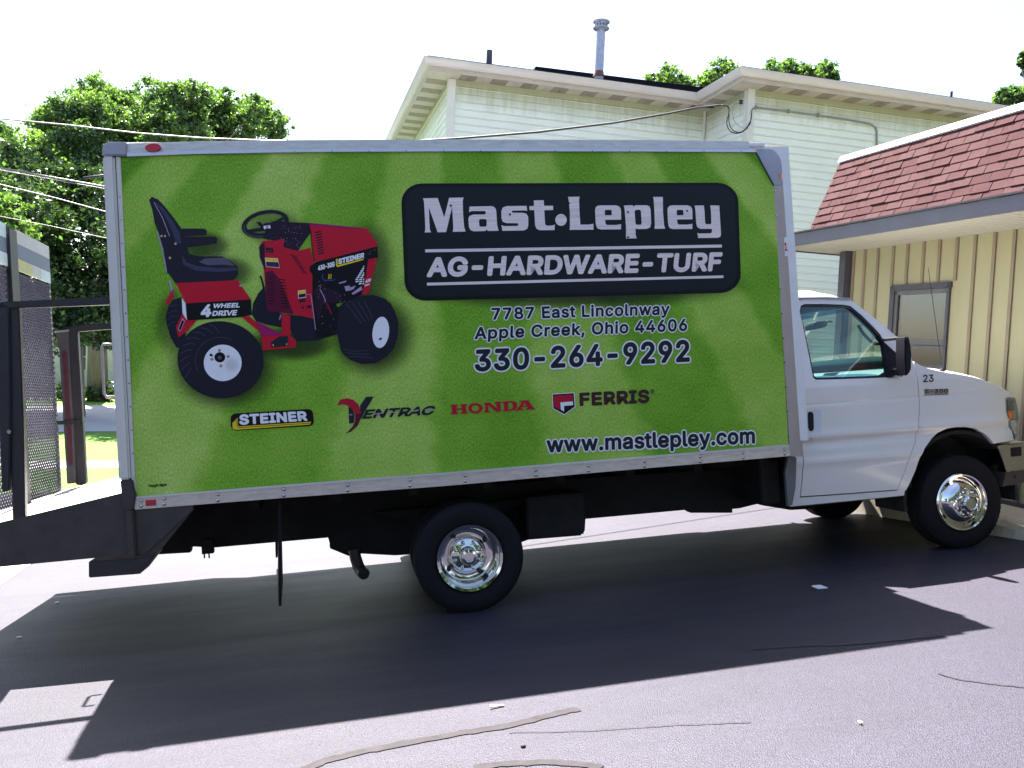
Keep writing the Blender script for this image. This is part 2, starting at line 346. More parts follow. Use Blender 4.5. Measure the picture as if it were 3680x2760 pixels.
def fillsheet(name, loops, yf, m, parent=None, thick=.03, dx=.08, dz=.08, flip=False, smooth=35):
    """solid curved sheet: outline loops in (x, z), front surface y = yf(x, z)"""
    pl = [[Vector((a, b, 0)) for a, b in lp] for lp in loops]; flat = [p for lp in pl for p in lp]
    b = bmesh.new(); vs = [b.verts.new((p[0], 0, p[1])) for p in flat]
    for t in tessellate_polygon(pl):
        try: b.faces.new([vs[i] for i in t])
        except ValueError: pass
    xs = [p[0] for p in flat]; zs = [p[1] for p in flat]
    for (lo, hi, st, no) in ((min(xs), max(xs), dx, (1, 0, 0)), (min(zs), max(zs), dz, (0, 0, 1))):
        if not st: continue
        k = max(1, int((hi - lo) / st))
        for i in range(1, k):
            c = lo + (hi - lo) * i / k
            bmesh.ops.bisect_plane(b, geom=b.verts[:] + b.edges[:] + b.faces[:], plane_co=(c, 0, c), plane_no=no, dist=1e-6)
    bmesh.ops.remove_doubles(b, verts=b.verts, dist=1e-5)
    fr = b.faces[:]; r = bmesh.ops.extrude_face_region(b, geom=fr)
    back = [e for e in r['geom'] if isinstance(e, bmesh.types.BMVert)]; bs = set(back)
    for v in b.verts:
        y = yf(v.co.x, v.co.z); v.co.y = y + (thick if v in bs else 0)
    if flip:
        for v in b.verts: v.co.y = mir(v.co.y)
    bmesh.ops.recalc_face_normals(b, faces=b.faces)
    me = bpy.data.meshes.new(name); b.to_mesh(me); b.free()
    return mesh_obj(name, me, m, parent, smooth)
def Z(ox, oy, s): return lambda x, y: (ox + x / s, oy + y / s)
def XZ(pts, y=0., tf=None):
    out = []
    for p in pts:
        q = tf(*p) if tf else p
        r = at_t(q[0], q[1], y(0, 0) if callable(y) else y)
        if callable(y):
            for _ in range(8): r = at_t(q[0], q[1], y(r[0], r[2]))
        out.append((float(r[0]), float(r[2])))
    return out
def yflat(v): return lambda x, z: v

ZB, ZT = .884, 3.189
XB0, XB1 = .0, 4.56
# cargo box shell
cargo = MB().box((.03, .03, ZB + .10), (4.70, mir(.03), ZT - .03)).build('cargo_box', roof_white, truck)
MB().box((.02, .012, ZT - .032), (4.50, mir(.012), ZT - .004)).build('box_roof', roof_white, truck, bevel=.004)
# front nose cap (curved), front wall
def ycap(x, z):
    r = .20; t = min(max((x - 4.53) / r, 0), .97); return .0 + r - r * math.sqrt(1 - t * t) + max(0, z - 3.02) ** 2 * 2.0
zc = Z(2500, 480, 2.675)
cap_pts = XZ([(575, 160), (600, 150), (700, 148), (780, 155), (805, 185), (828, 250), (848, 330), (862, 385), (800, 388), (806, 440), (845, 452), (876, 470), (884, 515), (745, 500), (660, 335)], ycap, zc)
cap = fillsheet('corner_cap', [cap_pts], ycap, grey_cap, truck, .03, .02, .05)
cap2 = fillsheet('corner_cap', [cap_pts], ycap, grey_cap, truck, .03, .02, .05, flip=True)
amb = fillsheet('marker_lamp', [XZ([(806, 368), (858, 372), (856, 448), (812, 445)], ycap, zc)], lambda x, z: ycap(x, z) + .004, amber_lens, cap, .02, .02, .05)
post_pts = XZ([(745, 503), (884, 518)], ycap, zc) + XZ([(2886, 1640), (2840, 1640)], ycap)
cp = fillsheet('corner_post', [post_pts], ycap, post_alu, truck, .03, .02, .5)
fillsheet('corner_post', [post_pts], ycap, post_alu, truck, .03, .02, .5, flip=True)
# sloping roof fairing between the caps
fp = [(4.47, ZT), (4.56, ZT - .012), (4.64, ZT - .05), (4.70, ZT - .11), (4.715, ZT - .2), (4.60, ZT - .2), (4.47, ZT - .1)]
MB().prism(fp, lambda a, b: (a, .06, b), lambda a, b: (a, mir(.06), b)).build('nose_fairing', grey_cap, truck, smooth=30)
MB().box((4.60, .20, ZB), (4.700, mir(.20), ZT - .2)).build('front_wall', post_alu, truck)
# diagonal dark seal under the cap
MB().prism(XZ([(572, 182), (580, 178), (752, 496), (742, 500)], 0, zc), lambda a, b: (a, -.006, b), lambda a, b: (a, .01, b)).build('cap_seal', seal_m, truck)

# rails
def rail_poly(pts, y0, y1, name, m, parent=truck, bevel=0):
    P = XZ(pts, 0); return MB().prism(P, lambda a, b: (a, y0, b), lambda a, b: (a, y1, b)).build(name, m, parent, bevel=bevel)
top_rail = rail_poly([(458, 517), (700, 509), (1100, 504), (1700, 502), (2300, 504), (2690, 508), (2690, 538), (2300, 536), (1700, 534), (1100, 537), (700, 543), (458, 552)], -.010, .03, 'top_rail', alu, bevel=.003)
rail_poly([(458, 552), (700, 543), (1100, 537), (1700, 534), (2300, 536), (2690, 539), (2716, 545), (2714, 549), (2300, 547), (1700, 546), (1100, 549), (700, 556), (458, 565)], -.018, .03, 'rail_lip', alu_edge, bevel=.002)
bot_rail = rail_poly([(483, 1791), (1000, 1751), (1600, 1705), (2200, 1656), (2834, 1606), (2837, 1638.5), (2200, 1693), (1600, 1746), (1000, 1790.5), (485, 1831)], -.012, .05, 'bottom_rail', alu, bevel=.003)
rail_poly([(478, 1785), (1000, 1743), (1600, 1697), (2200, 1648), (2832, 1597), (2833, 1606), (2200, 1656.5), (1600, 1705.5), (1000, 1751.5), (479, 1792)], -.02, .03, 'rail_lip', alu_edge, bevel=.003)
MB().box((0.0, mir(.05), ZB), (4.53, mir(-.012), ZB + .13)).build('bottom_rail', alu, truck, bevel=.003)
MB().box((0.05, mir(.03), ZT - .13), (4.45, mir(-.012), ZT - .003)).build('top_rail', alu, truck, bevel=.003)
rv = MB().lathe([(.001, -.009), (.007, -.0085), (.0115, -.005), (.0125, 0)], n=10, close=False).build('rivet', chrome_dull, bot_rail, smooth=True)
first = True
for (x, a, b) in ((507, 1799, 1818), (590, 1792, 1811), (783, 1777, 1798), (1019.5, 1759, 1780), (1249.5, 1743, 1762), (1474, 1725, 1745), (1672, 1709, 1729), (1926, 1689, 1707), (2114.5, 1674, 1692), (2316, 1658.5, 1675), (2516.5, 1641, 1658), (2672, 1627.6, 1645), (2820.5, 1615.6, 1631)):
    for y in (a, b):
        p = at_t(x, y, -.012); o = rv if first else copy_of(rv); first = False
        o.location = (p[0], -.012, p[2])
def decal_loc(px, py, y): p = at_t(px, py, y); return (float(p[0]), float(p[2]))
rail_poly([(524, 1797), (562, 1794), (563, 1815), (526, 1819)], -.016, -.010, 'reflector', red_lens, bot_rail, bevel=.002)
ov = [(553 + 28 * math.cos(a), 535 + 14.5 * math.sin(a) - 1.5 * math.cos(a)) for a in np.linspace(0, 2 * math.pi, 24, endpoint=False)]
rail_poly([(525 + (p[0] - 525), p[1]) for p in ov], -.030, -.008, 'marker_lamp', red_lens, top_rail, bevel=.004)

# rear corner post and its cap
rp = XZ([(372, 563), (414, 563), (473, 1724), (430, 1726)], 0)
MB().prism(rp, lambda a, b: (a, -.030, b), lambda a, b: (a, .06, b)).build('rear_post', white_post, truck, bevel=.012)
MB().prism(XZ([(417, 564), (434, 566), (489, 1772), (476, 1770)], 0), lambda a, b: (a, -.010, b), lambda a, b: (a, .02, b)).build('post_flange', white_post, truck, bevel=.002)
MB().prism([(0, ZB), (.1, ZB), (.1, ZT - .1), (0, ZT - .1)], lambda a, b: (a, mir(.03), b), lambda a, b: (a, mir(-.03), b)).build('rear_post', white_post, truck, bevel=.01)
cpts = XZ([(371, 563), (373, 535), (380, 522), (393, 515), (458, 515), (458, 563)], 0)
MB().prism(cpts, lambda a, b: (a, -.034, b), lambda a, b: (a, .30, b)).build('corner_cap', grey_cap, truck, bevel=.006)
sc = MB()
for k in range(14):
    t = (k + .3) / 13.6; p = at_t(425 + (483 - 425) * t, 598 + (1738 - 598) * t, -.01); sc.lathe([(.0045, -.003), (.006, 0)], c=(p[0], -.010, p[2]), n=8)
for k in range(11):
    t = k / 10; p = at_t(2785 + (2833 - 2785) * t, 686 + (1568 - 686) * t, .0); sc.lathe([(.0055, -.004), (.007, 0)], c=(p[0], -.001, p[2]), n=8)
for (xa, ya, xb, yb) in ((1060, 545, 2660, 545),):
    for k in range(13): t = k / 12; p = at_t(xa + (xb - xa) * t, ya, 0); sc.lathe([(.004, -.003), (.006, 0)], c=(p[0], -.018, p[2]), n=8)
prop(sc.build('screws', chrome_dull, truck), kind='stuff')
# rear frame and roll-up door panels
for k in range(6): MB().box((-.012, .1, ZB + .02 + k * .355), (.02, mir(.1), ZB + .02 + k * .355 + .345)).build('door_panel', white_post, truck, bevel=.004)

# ---- printed grass side panel
def grass_print():
    M = mat('printed grass wrap', (.2, .3, .05), .48, var=.0, scale=1, spec=.1); n = M.node_tree; L = n.links; P = n.nodes['Principled BSDF']
    tc = [q for q in n.nodes if q.type == 'TEX_COORD'][0]; O = tc.outputs[3]
    sp = nd(M, 'ShaderNodeSeparateXYZ'); L.new(O, sp.inputs[0])
    def math_(op, a, b=None, c=None):
        q = nd(M, 'ShaderNodeMath'); q.operation = op
        for i, v in enumerate((a, b, c)):
            if v is None: continue
            if isinstance(v, (int, float)): q.inputs[i].default_value = v
            else: L.new(v, q.inputs[i])
        return q.outputs[0]
    wn = nd(M, 'ShaderNodeTexNoise'); wn.inputs['Scale'].default_value = 9; wn.inputs['Detail'].default_value = 5; L.new(O, wn.inputs['Vector'])
    wob = math_('MULTIPLY', math_('SUBTRACT', wn.outputs[0], .5), .05)
    # mown stripes fan out from a point above the panel
    VX, VZ = fanp
    dx = math_('SUBTRACT', sp.outputs[0], VX); dz = math_('SUBTRACT', VZ, sp.outputs[2])
    th = math_('ADD', math_('DIVIDE', dx, dz), wob)
    r = nd(M, 'ShaderNodeValToRGB'); L.new(math_('MULTIPLY_ADD', th, 1 / (T1 - T0), -T0 / (T1 - T0)), r.inputs[0])
    e = r.color_ramp.elements; r.color_ramp.interpolation = 'LINEAR'
    st = stops; e[0].position = 0; e[0].color = (st[0][1],) * 3 + (1,); e[1].position = 1; e[1].color = (st[-1][1],) * 3 + (1,)
    prev = st[0][1]
    for t, v in st[1:]:
        u = (t - T0) / (T1 - T0)
        for du, vv in ((-.007, prev), (.007, v)):
            q = e.new(min(max(u + du, 0), 1)); q.color = (vv, vv, vv, 1)
        prev = v
    big = nd(M, 'ShaderNodeTexNoise'); big.inputs['Scale'].default_value = 2.2; big.inputs['Detail'].default_value = 5; L.new(O, big.inputs['Vector'])
    bigv = math_('MULTIPLY', math_('SUBTRACT', big.outputs[0], .5), .55)
    # stripes lose contrast and darken slightly lower down, as in the printed picture
    stripe = math_('ADD', r.outputs[0], bigv)
    mp = nd(M, 'ShaderNodeMapping'); mp.inputs['Scale'].default_value = (1, 1, .45); L.new(O, mp.inputs[0])
    fn = nd(M, 'ShaderNodeTexNoise'); fn.inputs['Scale'].default_value = 130; fn.inputs['Detail'].default_value = 5; fn.inputs['Roughness'].default_value = .8; L.new(mp.outputs[0], fn.inputs['Vector'])
    fine = math_('MULTIPLY', math_('SUBTRACT', fn.outputs[0], .5), 1.7)
    val = math_('ADD', stripe, fine)
    cr = nd(M, 'ShaderNodeValToRGB'); L.new(val, cr.inputs[0]); e = cr.color_ramp.elements
    e[0].position = 0.; e[0].color = (.050, .140, .008, 1); e[1].position = 1.; e[1].color = (.66, .76, .28, 1)
    for p_, c_ in ((.3, (.140, .350, .020)), (.55, (.26, .48, .05)), (.8, (.44, .61, .13))):
        q = e.new(p_); q.color = (*c_, 1)
    L.new(cr.outputs[0], P.inputs['Base Color']); return M
# stripe fan read off the panel: x positions along two heights give the centre
f0 = at_t(1620, -580, 0); fanp = (float(f0[0]), float(f0[2]))
def theta(px, py): q = at_t(px, py, 0); return (q[0] - fanp[0]) / (fanp[1] - q[2])
T0, T1 = theta(380, 571), theta(2800, 571)
stops = [(T0, .32)]
for px, v in ((530, .62), (728, .40), (952, .70), (1165, .42), (1392, .66), (1591, .38), (1796, .64), (1994, .38), (2203, .62), (2355, .36), (2542, .66), (2694, .30)):
    stops.append((theta(px, 571), v))
wrap = grass_print()
panel_pts = XZ([(434, 563), (1100, 548), (1700, 545), (2300, 546), (2715, 549), (2781, 667), (2834, 1600), (2200, 1652), (1600, 1700), (1000, 1747), (489, 1788)], 0)
panel = MB().prism(panel_pts, lambda a, b: (a, 0, b), lambda a, b: (a, .025, b)).build('side_panel', wrap, truck)
panel['label'] = 'side panel printed with striped mown grass'
MB().box((.1, mir(.02), ZB + .1), (4.5, mir(0), ZT - .1)).build('side_panel', roof_white, truck)

# ---- flat print on the panel
def pm(name, rgb, rough=.35, metal=0., var=.03): return mat('print ' + name, srgb(*rgb), rough, metal, var=var, spec=.2)
p_dark = pm('sign green black', (24, 30, 34)); p_black = pm('black', (16, 14, 22)); p_silver = pm('silver', (225, 216, 228), .4, .0, .05)
p_white = pm('white', (232, 232, 236)); p_red = pm('red', (190, 22, 48)); p_red2 = pm('deep red', (142, 14, 60)); p_dred = pm('dark red', (92, 14, 50))
p_brown = pm('brown', (66, 34, 40)); p_yel = pm('yellow', (226, 196, 40)); p_ink = pm('navy ink', (34, 36, 46)); p_tyre = pm('tyre', (30, 28, 42)); p_tyre2 = pm('tyre light', (60, 60, 84))
p_grey = pm('grey', (88, 86, 100)); p_seat = pm('seat', (34, 30, 44)); p_seat2 = pm('seat sheen', (72, 72, 94)); p_hon = pm('crimson', (178, 24, 52)); p_mag = pm('magenta sheen', (150, 24, 92)); p_blue = pm('blue', (60, 80, 170)); p_tan = pm('tan', (190, 172, 150)); p_engine = pm('engine', (40, 22, 44)); p_lilac = pm('lilac steel', (168, 150, 180))
def brushed():
    n = p_silver.node_tree; L = n.links; P = n.nodes['Principled BSDF']; mp = [q for q in n.nodes if q.type == 'MAPPING'][0]; mp.inputs['Scale'].default_value = (.5, 1, 60)
    nz = [q for q in n.nodes if q.type == 'TEX_NOISE'][0]; nz.inputs['Scale'].default_value = 3; mx = [q for q in n.nodes if q.type == 'MIX'][0]
    mx.inputs[6].default_value = (*srgb(205, 188, 186), 1); mx.inputs[7].default_value = (*srgb(255, 242, 236), 1)
brushed()
LAYER = [0]
def yl(layer): return -.0012 - .0006 * layer
def poly_decal(name, polys, m, layer, parent=panel, tf=None, raw=False):
    v = []; f = []; y = yl(layer)
    for P in polys:
        loops = P if isinstance(P[0][0], (tuple, list)) else [P]
        L2 = [[Vector((*((q if raw else XZ([q], 0, tf)[0])), 0)) for q in lp] for lp in loops]
        k = len(v); flat = [q for lp in L2 for q in lp]; v += [(q[0], y, q[1]) for q in flat]
        for t in tessellate_polygon(L2):
            a, b_, c = [flat[i] for i in t]
            if (b_ - a).cross(c - a).z < 0: t = t[::-1]
            f.append(tuple(k + i for i in t))
    o = pyd(name, v, f, m, parent); return o
_tc = {}
FONT = None
try:                                                   # Blender's own bundled sans face when it is there, else the built-in one
    import os
    fp_ = os.path.join(bpy.utils.resource_path('LOCAL'), 'datafiles', 'fonts', 'Inter.woff2')
    if os.path.exists(fp_): FONT = bpy.data.fonts.load(fp_)
except Exception: FONT = None
def text2d(s, off, space=1.0, italic=0):
    """glyph contours filled one by one: clockwise ones are solid, the others cut holes; overlapping solids get their own rank"""
    key = (s, space)
    if key not in _tc:
        from mathutils.geometry import interpolate_bezier
        c = bpy.data.curves.new('t', 'FONT'); c.body = s; c.font = FONT if FONT else c.font; c.space_character = space
        o = bpy.data.objects.new('t', c); COL.objects.link(o); dg = bpy.context.evaluated_depsgraph_get(); dg.update()
        cu = o.evaluated_get(dg).to_curve(dg); solids = []; holes = []
        for sp in cu.splines:
            P = []; bp = sp.bezier_points; n = len(bp)
            for i in range(n):
                a, b = bp[i], bp[(i + 1) % n]
                straight = (a.co - a.handle_right).length < 1e-6 and (b.co - b.handle_left).length < 1e-6 or abs((a.handle_right - a.co).normalized().dot((b.co - a.co).normalized()) - 1) < 1e-5 and abs((b.co - b.handle_left).normalized().dot((b.co - a.co).normalized()) - 1) < 1e-5
                P += [Vector((a.co.x, a.co.y, 0))] if straight else [Vector((q.x, q.y, 0)) for q in interpolate_bezier(a.co, a.handle_right, b.handle_left, b.co, 4)][:-1]
            P = [p for i, p in enumerate(P) if (p - P[i - 1]).length > 1e-6]
            A = sum(P[i].x * P[(i + 1) % len(P)].y - P[(i + 1) % len(P)].x * P[i].y for i in range(len(P))) / 2
            (solids if A < 0 else holes).append((abs(A), P))
        bpy.data.objects.remove(o); bpy.data.curves.remove(c)
        def inside(p, P):
            k = False
            for i in range(len(P)):
                a, b = P[i], P[i - 1]
                if (a.y > p.y) != (b.y > p.y) and p.x < (b.x - a.x) * (p.y - a.y) / (b.y - a.y) + a.x: k = not k
            return k
        v = []; f = []; solids.sort(key=lambda q: q[0]); own = {}
        for hA, hP in holes:
            for i, (sA, sP) in enumerate(solids):
                if sA > hA and inside(hP[0], sP): own.setdefault(i, []).append(hP); break
        for i, (sA, sP) in enumerate(solids):
            loops = [sP] + own.get(i, []); flat = [p for lp in loops for p in lp]; k = len(v); v += [(p.x, p.y, i % 3) for p in flat]
            f += [tuple(k + q for q in t) for t in tessellate_polygon(loops)]
        _tc[key] = (v, f)
    return _tc[key]
CAPH = max(q[1] for q in text2d('H', 0)[0])
def text_quad(name, s, quad, m, layer, off=.02, outline=None, tf=None, space=1.0, parent=panel, yv=None, shift=(0, 0)):
    """lettering laid into the quad (baseline left, baseline right, cap right, cap left)"""
    Q = [np.array(XZ([q], 0 if yv is None else yv, tf)[0]) for q in quad]
    off *= .85
    v0, f0 = text2d(s, off, space); bx = [q[0] for q in v0]; x0, x1 = min(bx) - off, max(bx) + off; W0 = x1 - x0
    # weight is laid on as closely stacked shifted copies of the outline, each 0.03 mm over the last
    wpm = (np.linalg.norm(Q[1] - Q[0]) / W0) / (np.linalg.norm(Q[3] - Q[0]) / (CAPH + 2 * off))     # keeps strokes even after the quad mapping
    def lay(nm, o_, mm, ly, sh=(0, 0)):
        n_ = 12 if o_ > .012 else 6; out = []; ff = []
        for k in range(n_):
            a_ = 2 * math.pi * k / n_; ox, oy = o_ * math.cos(a_) / min(max(wpm, .6), 1.8), o_ * math.sin(a_); b0 = len(out)
            for (x, y, rk) in v0:
                u = (x + ox - x0) / W0; t = (y + oy + off) / (CAPH + 2 * off)
                p = (Q[0] * (1 - u) + Q[1] * u) * (1 - t) + (Q[3] * (1 - u) + Q[2] * u) * t
                out.append((p[0], (yl(ly) if yv is None else yv(p[0], p[1]) - .003 - .0006 * ly) - .00003 * k - .00001 * rk, p[1]))
            for q in f0:
                q = tuple(b0 + i for i in q); a, b_, c = [np.array(out[i]) for i in q[:3]]
                ff.append(q[::-1] if np.cross(b_ - a, c - a)[1] > 0 else q)
        return pyd(nm, out, ff, mm, parent)
    if outline:
        lay(name + '_outline', off + outline[0] * .75, outline[1], layer)
        return lay(name, off, m, layer + 1)
    return lay(name, off, m, layer)
def soft_mat(rgb=(20, 24, 12), k=1.):
    M = bpy.data.materials.new('print soft shade'); M.use_nodes = True; n = M.node_tree; L = n.links; P = n.nodes['Principled BSDF']
    P.inputs['Base Color'].default_value = (*srgb(*rgb), 1); P.inputs['Roughness'].default_value = .4; P.inputs['Specular IOR Level'].default_value = .35
    a = n.nodes.new('ShaderNodeAttribute'); a.attribute_name = 'a'; L.new(a.outputs['Fac'], P.inputs['Alpha']); return M
soft_m = soft_mat()
def soft(specs, layer, tf, name='printed_shade', m=None):
    v = []; f = []; al = []; N = 28; rings = ((0, 1), (.45, .95), (.62, .8), (.76, .5), (.88, .2), (1, 0))
    for (cx, cy, rx, ry, k) in specs:
        b = len(v); 
        for (r, a) in rings:
            for i in range(N):
                t = 2 * math.pi * i / N; q = XZ([(cx + r * rx * math.cos(t), cy + r * ry * math.sin(t))], 0, tf)[0]; v.append((q[0], yl(layer), q[1])); al.append(a * k)
        for j in range(len(rings) - 1):
            for i in range(N): f.append((b + j * N + i, b + (j + 1) * N + i, b + (j + 1) * N + (i + 1) % N, b + j * N + (i + 1) % N))
        layer += .12
    o = pyd(name, v, f, m or soft_m, panel); at = o.data.attributes.new('a', 'FLOAT', 'POINT'); at.data.foreach_set('value', al); return o
def rrect(quad, rad_u, rad_v, tf=None, n=7):           # rounded quad in pixel space, corner radii as fractions
    (ax, ay), (bx, by), (cx, cy), (dx, dy) = quad; out = []
    for (u0, v0, a0) in ((1 - rad_u, 1 - rad_v, 0), (rad_u, 1 - rad_v, 90), (rad_u, rad_v, 180), (1 - rad_u, rad_v, 270)):
        for k in range(n):
            a = math.radians(a0 + 90 * k / (n - 1)); u = u0 + rad_u * math.cos(a); v = v0 + rad_v * math.sin(a)
            x = (ax * (1 - u) + bx * u) * (1 - v) + (dx * (1 - u) + cx * u) * v; y = (ay * (1 - u) + by * u) * (1 - v) + (dy * (1 - u) + cy * u) * v
            out.append((x, y))
    return out
def ell(cx, cy, rx, ry, rot=0, n=32):
    c, s = math.cos(math.radians(rot)), math.sin(math.radians(rot))
    return [(cx + rx * math.cos(t) * c - ry * math.sin(t) * s, cy + rx * math.cos(t) * s + ry * math.sin(t) * c) for t in [2 * math.pi * k / n for k in range(n)]]
def line(pts, w):
    L = []; R_ = []
    for i, p in enumerate(pts):
        a = pts[max(i - 1, 0)]; b = pts[min(i + 1, len(pts) - 1)]; dx, dy = b[0] - a[0], b[1] - a[1]; d = math.hypot(dx, dy) or 1
        L.append((p[0] - dy / d * w / 2, p[1] + dx / d * w / 2)); R_.append((p[0] + dy / d * w / 2, p[1] - dx / d * w / 2))
    return L + R_[::-1]

# sign board print
zs_ = Z(1400, 600, 1.508)
soft([(985, 640, 1010, 150, .75)], 0, zs_)
sq = ((85, 728), (1906, 680), (1886, 85), (60, 90))
poly_decal('sign_board', [rrect(sq, .062, .17)], p_black, 1, tf=zs_)
sq2 = ((103, 708), (1885, 662), (1868, 102), (82, 108))
poly_decal('sign_field', [rrect(sq2, .055, .155)], p_dark, 2, tf=zs_)
za = Z(1500, 680, 3.687); zb = Z(2050, 680, 3.687)
e_ = [[(400, 215), (600, 215), (645, 230), (664, 262), (669, 300), (670, 405), (458, 407), (462, 455), (480, 475), (600, 475), (668, 465), (668, 533), (400, 535), (358, 522), (340, 490), (332, 440), (325, 270), (338, 235), (362, 220)], [(465, 275), (535, 275), (545, 288), (545, 345), (455, 347), (452, 290)]]
e2 = [[(1283 + (x - 325) * .962, y - 5 if y > 400 else y) for x, y in lp] for lp in e_]
gl_a = [[(72, 122), (268, 118), (355, 375), (420, 115), (612, 112), (600, 150), (605, 330), (618, 500), (638, 562), (468, 566), (475, 500), (460, 235), (380, 570), (268, 572), (152, 245), (158, 430), (165, 540), (182, 572), (95, 575), (104, 530), (100, 400), (90, 200), (84, 150)],
        [[(690, 232), (980, 226), (1015, 236), (1038, 262), (1045, 300), (1055, 470), (1075, 552), (935, 555), (920, 535), (900, 555), (750, 560), (710, 548), (688, 520), (680, 480), (675, 390), (690, 355), (740, 338), (895, 335), (908, 310), (895, 290), (720, 290), (682, 305)], [(830, 397), (905, 397), (917, 412), (917, 480), (905, 497), (835, 498), (818, 480), (815, 412)]],
        [(1180, 225), (1445, 222), (1453, 290), (1420, 283), (1260, 284), (1247, 298), (1260, 312), (1400, 314), (1445, 328), (1467, 370), (1468, 480), (1455, 525), (1410, 548), (1125, 552), (1113, 478), (1150, 490), (1325, 488), (1338, 470), (1325, 452), (1180, 450), (1128, 432), (1113, 385), (1112, 290), (1128, 245)],
        [(1540, 150), (1672, 147), (1678, 220), (1795, 220), (1797, 277), (1680, 280), (1690, 460), (1702, 478), (1725, 485), (1785, 482), (1820, 470), (1816, 543), (1620, 545), (1578, 526), (1558, 480), (1548, 280), (1485, 278), (1482, 225), (1545, 222)],
        ell(1902, 408, 76, 79)]
gl_b = [[(-35, 103), (120, 100), (112, 140), (118, 300), (130, 470), (240, 470), (303, 458), (303, 537), (-14, 540), (-8, 510), (-10, 300), (-25, 140)],
        e_, [[(705, 218), (820, 213), (835, 230), (860, 213), (1010, 213), (1045, 230), (1060, 270), (1068, 450), (1055, 505), (1010, 527), (890, 530), (860, 520), (862, 600), (876, 652), (735, 655), (735, 500), (715, 260)], [(865, 275), (915, 272), (932, 290), (942, 450), (930, 472), (875, 472), (860, 455), (848, 295)]],
        [(1090, 103), (1222, 103), (1224, 300), (1240, 480), (1253, 525), (1112, 527), (1117, 480), (1108, 250), (1100, 130)], e2,
        [(1645, 218), (1765, 216), (1775, 300), (1782, 450), (1800, 465), (1850, 465), (1865, 450), (1860, 300), (1850, 215), (1970, 217), (1980, 400), (1993, 590), (1985, 630), (1950, 645), (1690, 648), (1680, 580), (1710, 588), (1855, 585), (1872, 570), (1872, 527), (1720, 527), (1680, 505), (1665, 460), (1655, 300)]]
o = poly_decal('lettering', gl_a, p_silver, 3, tf=za); o['label'] = 'large silver name lettering'
poly_decal('lettering', gl_b, p_silver, 3, tf=zb)
poly_decal('sign_rule', [[(193, 463), (1800, 437), (1800, 421), (193, 447)], [(203, 643), (1808, 602), (1808, 588), (202, 628)]], p_silver, 3, tf=zs_)
text_quad('lettering', 'AG-HARDWARE-TURF', ((198, 598), (1795, 565), (1806, 462), (207, 490)), p_silver, 3, off=.048, tf=zs_, space=1.02)
text_quad('lettering', '7787 East Lincolnway', ((556, 829), (1515, 801), (1518, 737), (550, 764)), p_ink, 4, off=.032, outline=(.066, p_white), tf=zs_, space=1.08)
text_quad('lettering', 'Apple Creek, Ohio 44606', ((459, 935), (1612, 889), (1612, 822), (462, 868)), p_ink, 4, off=.032, outline=(.066, p_white), tf=zs_, space=1.08)
text_quad('phone_number', '330-264-9292', ((460, 1110), (1627, 1056), (1624, 936), (462, 990)), p_ink, 4, off=.036, outline=(.052, p_white), tf=zs_, space=1.05)
text_quad('web_address', 'www.mastlepley.com', ((850, 1549), (1980, 1499), (1978, 1412), (848, 1462)), p_ink, 4, off=.036, outline=(.064, p_white), tf=zs_, space=1.03)
text_quad('sign_maker_credit', 'Fought Signs', ((535, 1751), (600, 1746), (600, 1736), (535, 1741)), p_black, 2, off=.03)
# dealer marks along the bottom
zl = Z(800, 1400, 2.765)
poly_decal('brand_badge', [rrect(((85, 410), (912, 360), (895, 190), (78, 240)), .07, .28)], p_black, 2, tf=zl)
poly_decal('badge_stripe', [[(98, 332), (150, 280), (153, 352), (162, 366), (880, 320), (868, 348), (130, 400), (100, 388)]], p_yel, 3, tf=zl)
poly_decal('badge_line', [line([(140, 296), (146, 362), (160, 378), (872, 334)], 5)], p_black, 4, tf=zl)
text_quad('lettering', 'STEINER', ((165, 352), (848, 310), (832, 212), (163, 248)), p_white, 5, off=.055, tf=zl, space=1.04)
poly_decal('brand_mark', [[(1250, 165), (1290, 195), (1312, 250), (1305, 330), (1258, 338)], [(1425, 72), (1502, 70), (1400, 240), (1378, 292), (1366, 250), (1366, 160)]], p_ink, 2, tf=zl)
poly_decal('brand_swoosh', [[(1135, 160), (1170, 100), (1240, 85), (1300, 102), (1350, 150), (1375, 220), (1372, 290), (1340, 360), (1280, 415), (1222, 440), (1290, 370), (1315, 320), (1318, 250), (1295, 200), (1250, 160), (1190, 145)]], p_hon, 3, tf=zl)
poly_decal('brand_swoosh', [[(1375, 235), (1372, 290), (1340, 360), (1280, 415), (1222, 440), (1290, 370), (1315, 320), (1319, 245)]], p_dred, 4, tf=zl)
text_quad('lettering', 'ENTRAC', ((1380, 291), (2085, 250), (2130, 158), (1425, 200)), p_ink, 4, off=.045, tf=zl, space=.98)
poly_decal('letter_glint', [[(1480, 242), (1600, 226), (1596, 236), (1480, 252)], [(1640, 226), (1750, 214), (1745, 222), (1640, 236)], [(1870, 214), (1950, 196), (1945, 210), (1870, 224)], [(2010, 196), (2100, 190), (2096, 200), (2010, 210)], [(1262, 240), (1300, 252), (1262, 256)]], p_lilac, 5, tf=zl)
zh = Z(1550, 1380, 2.602)
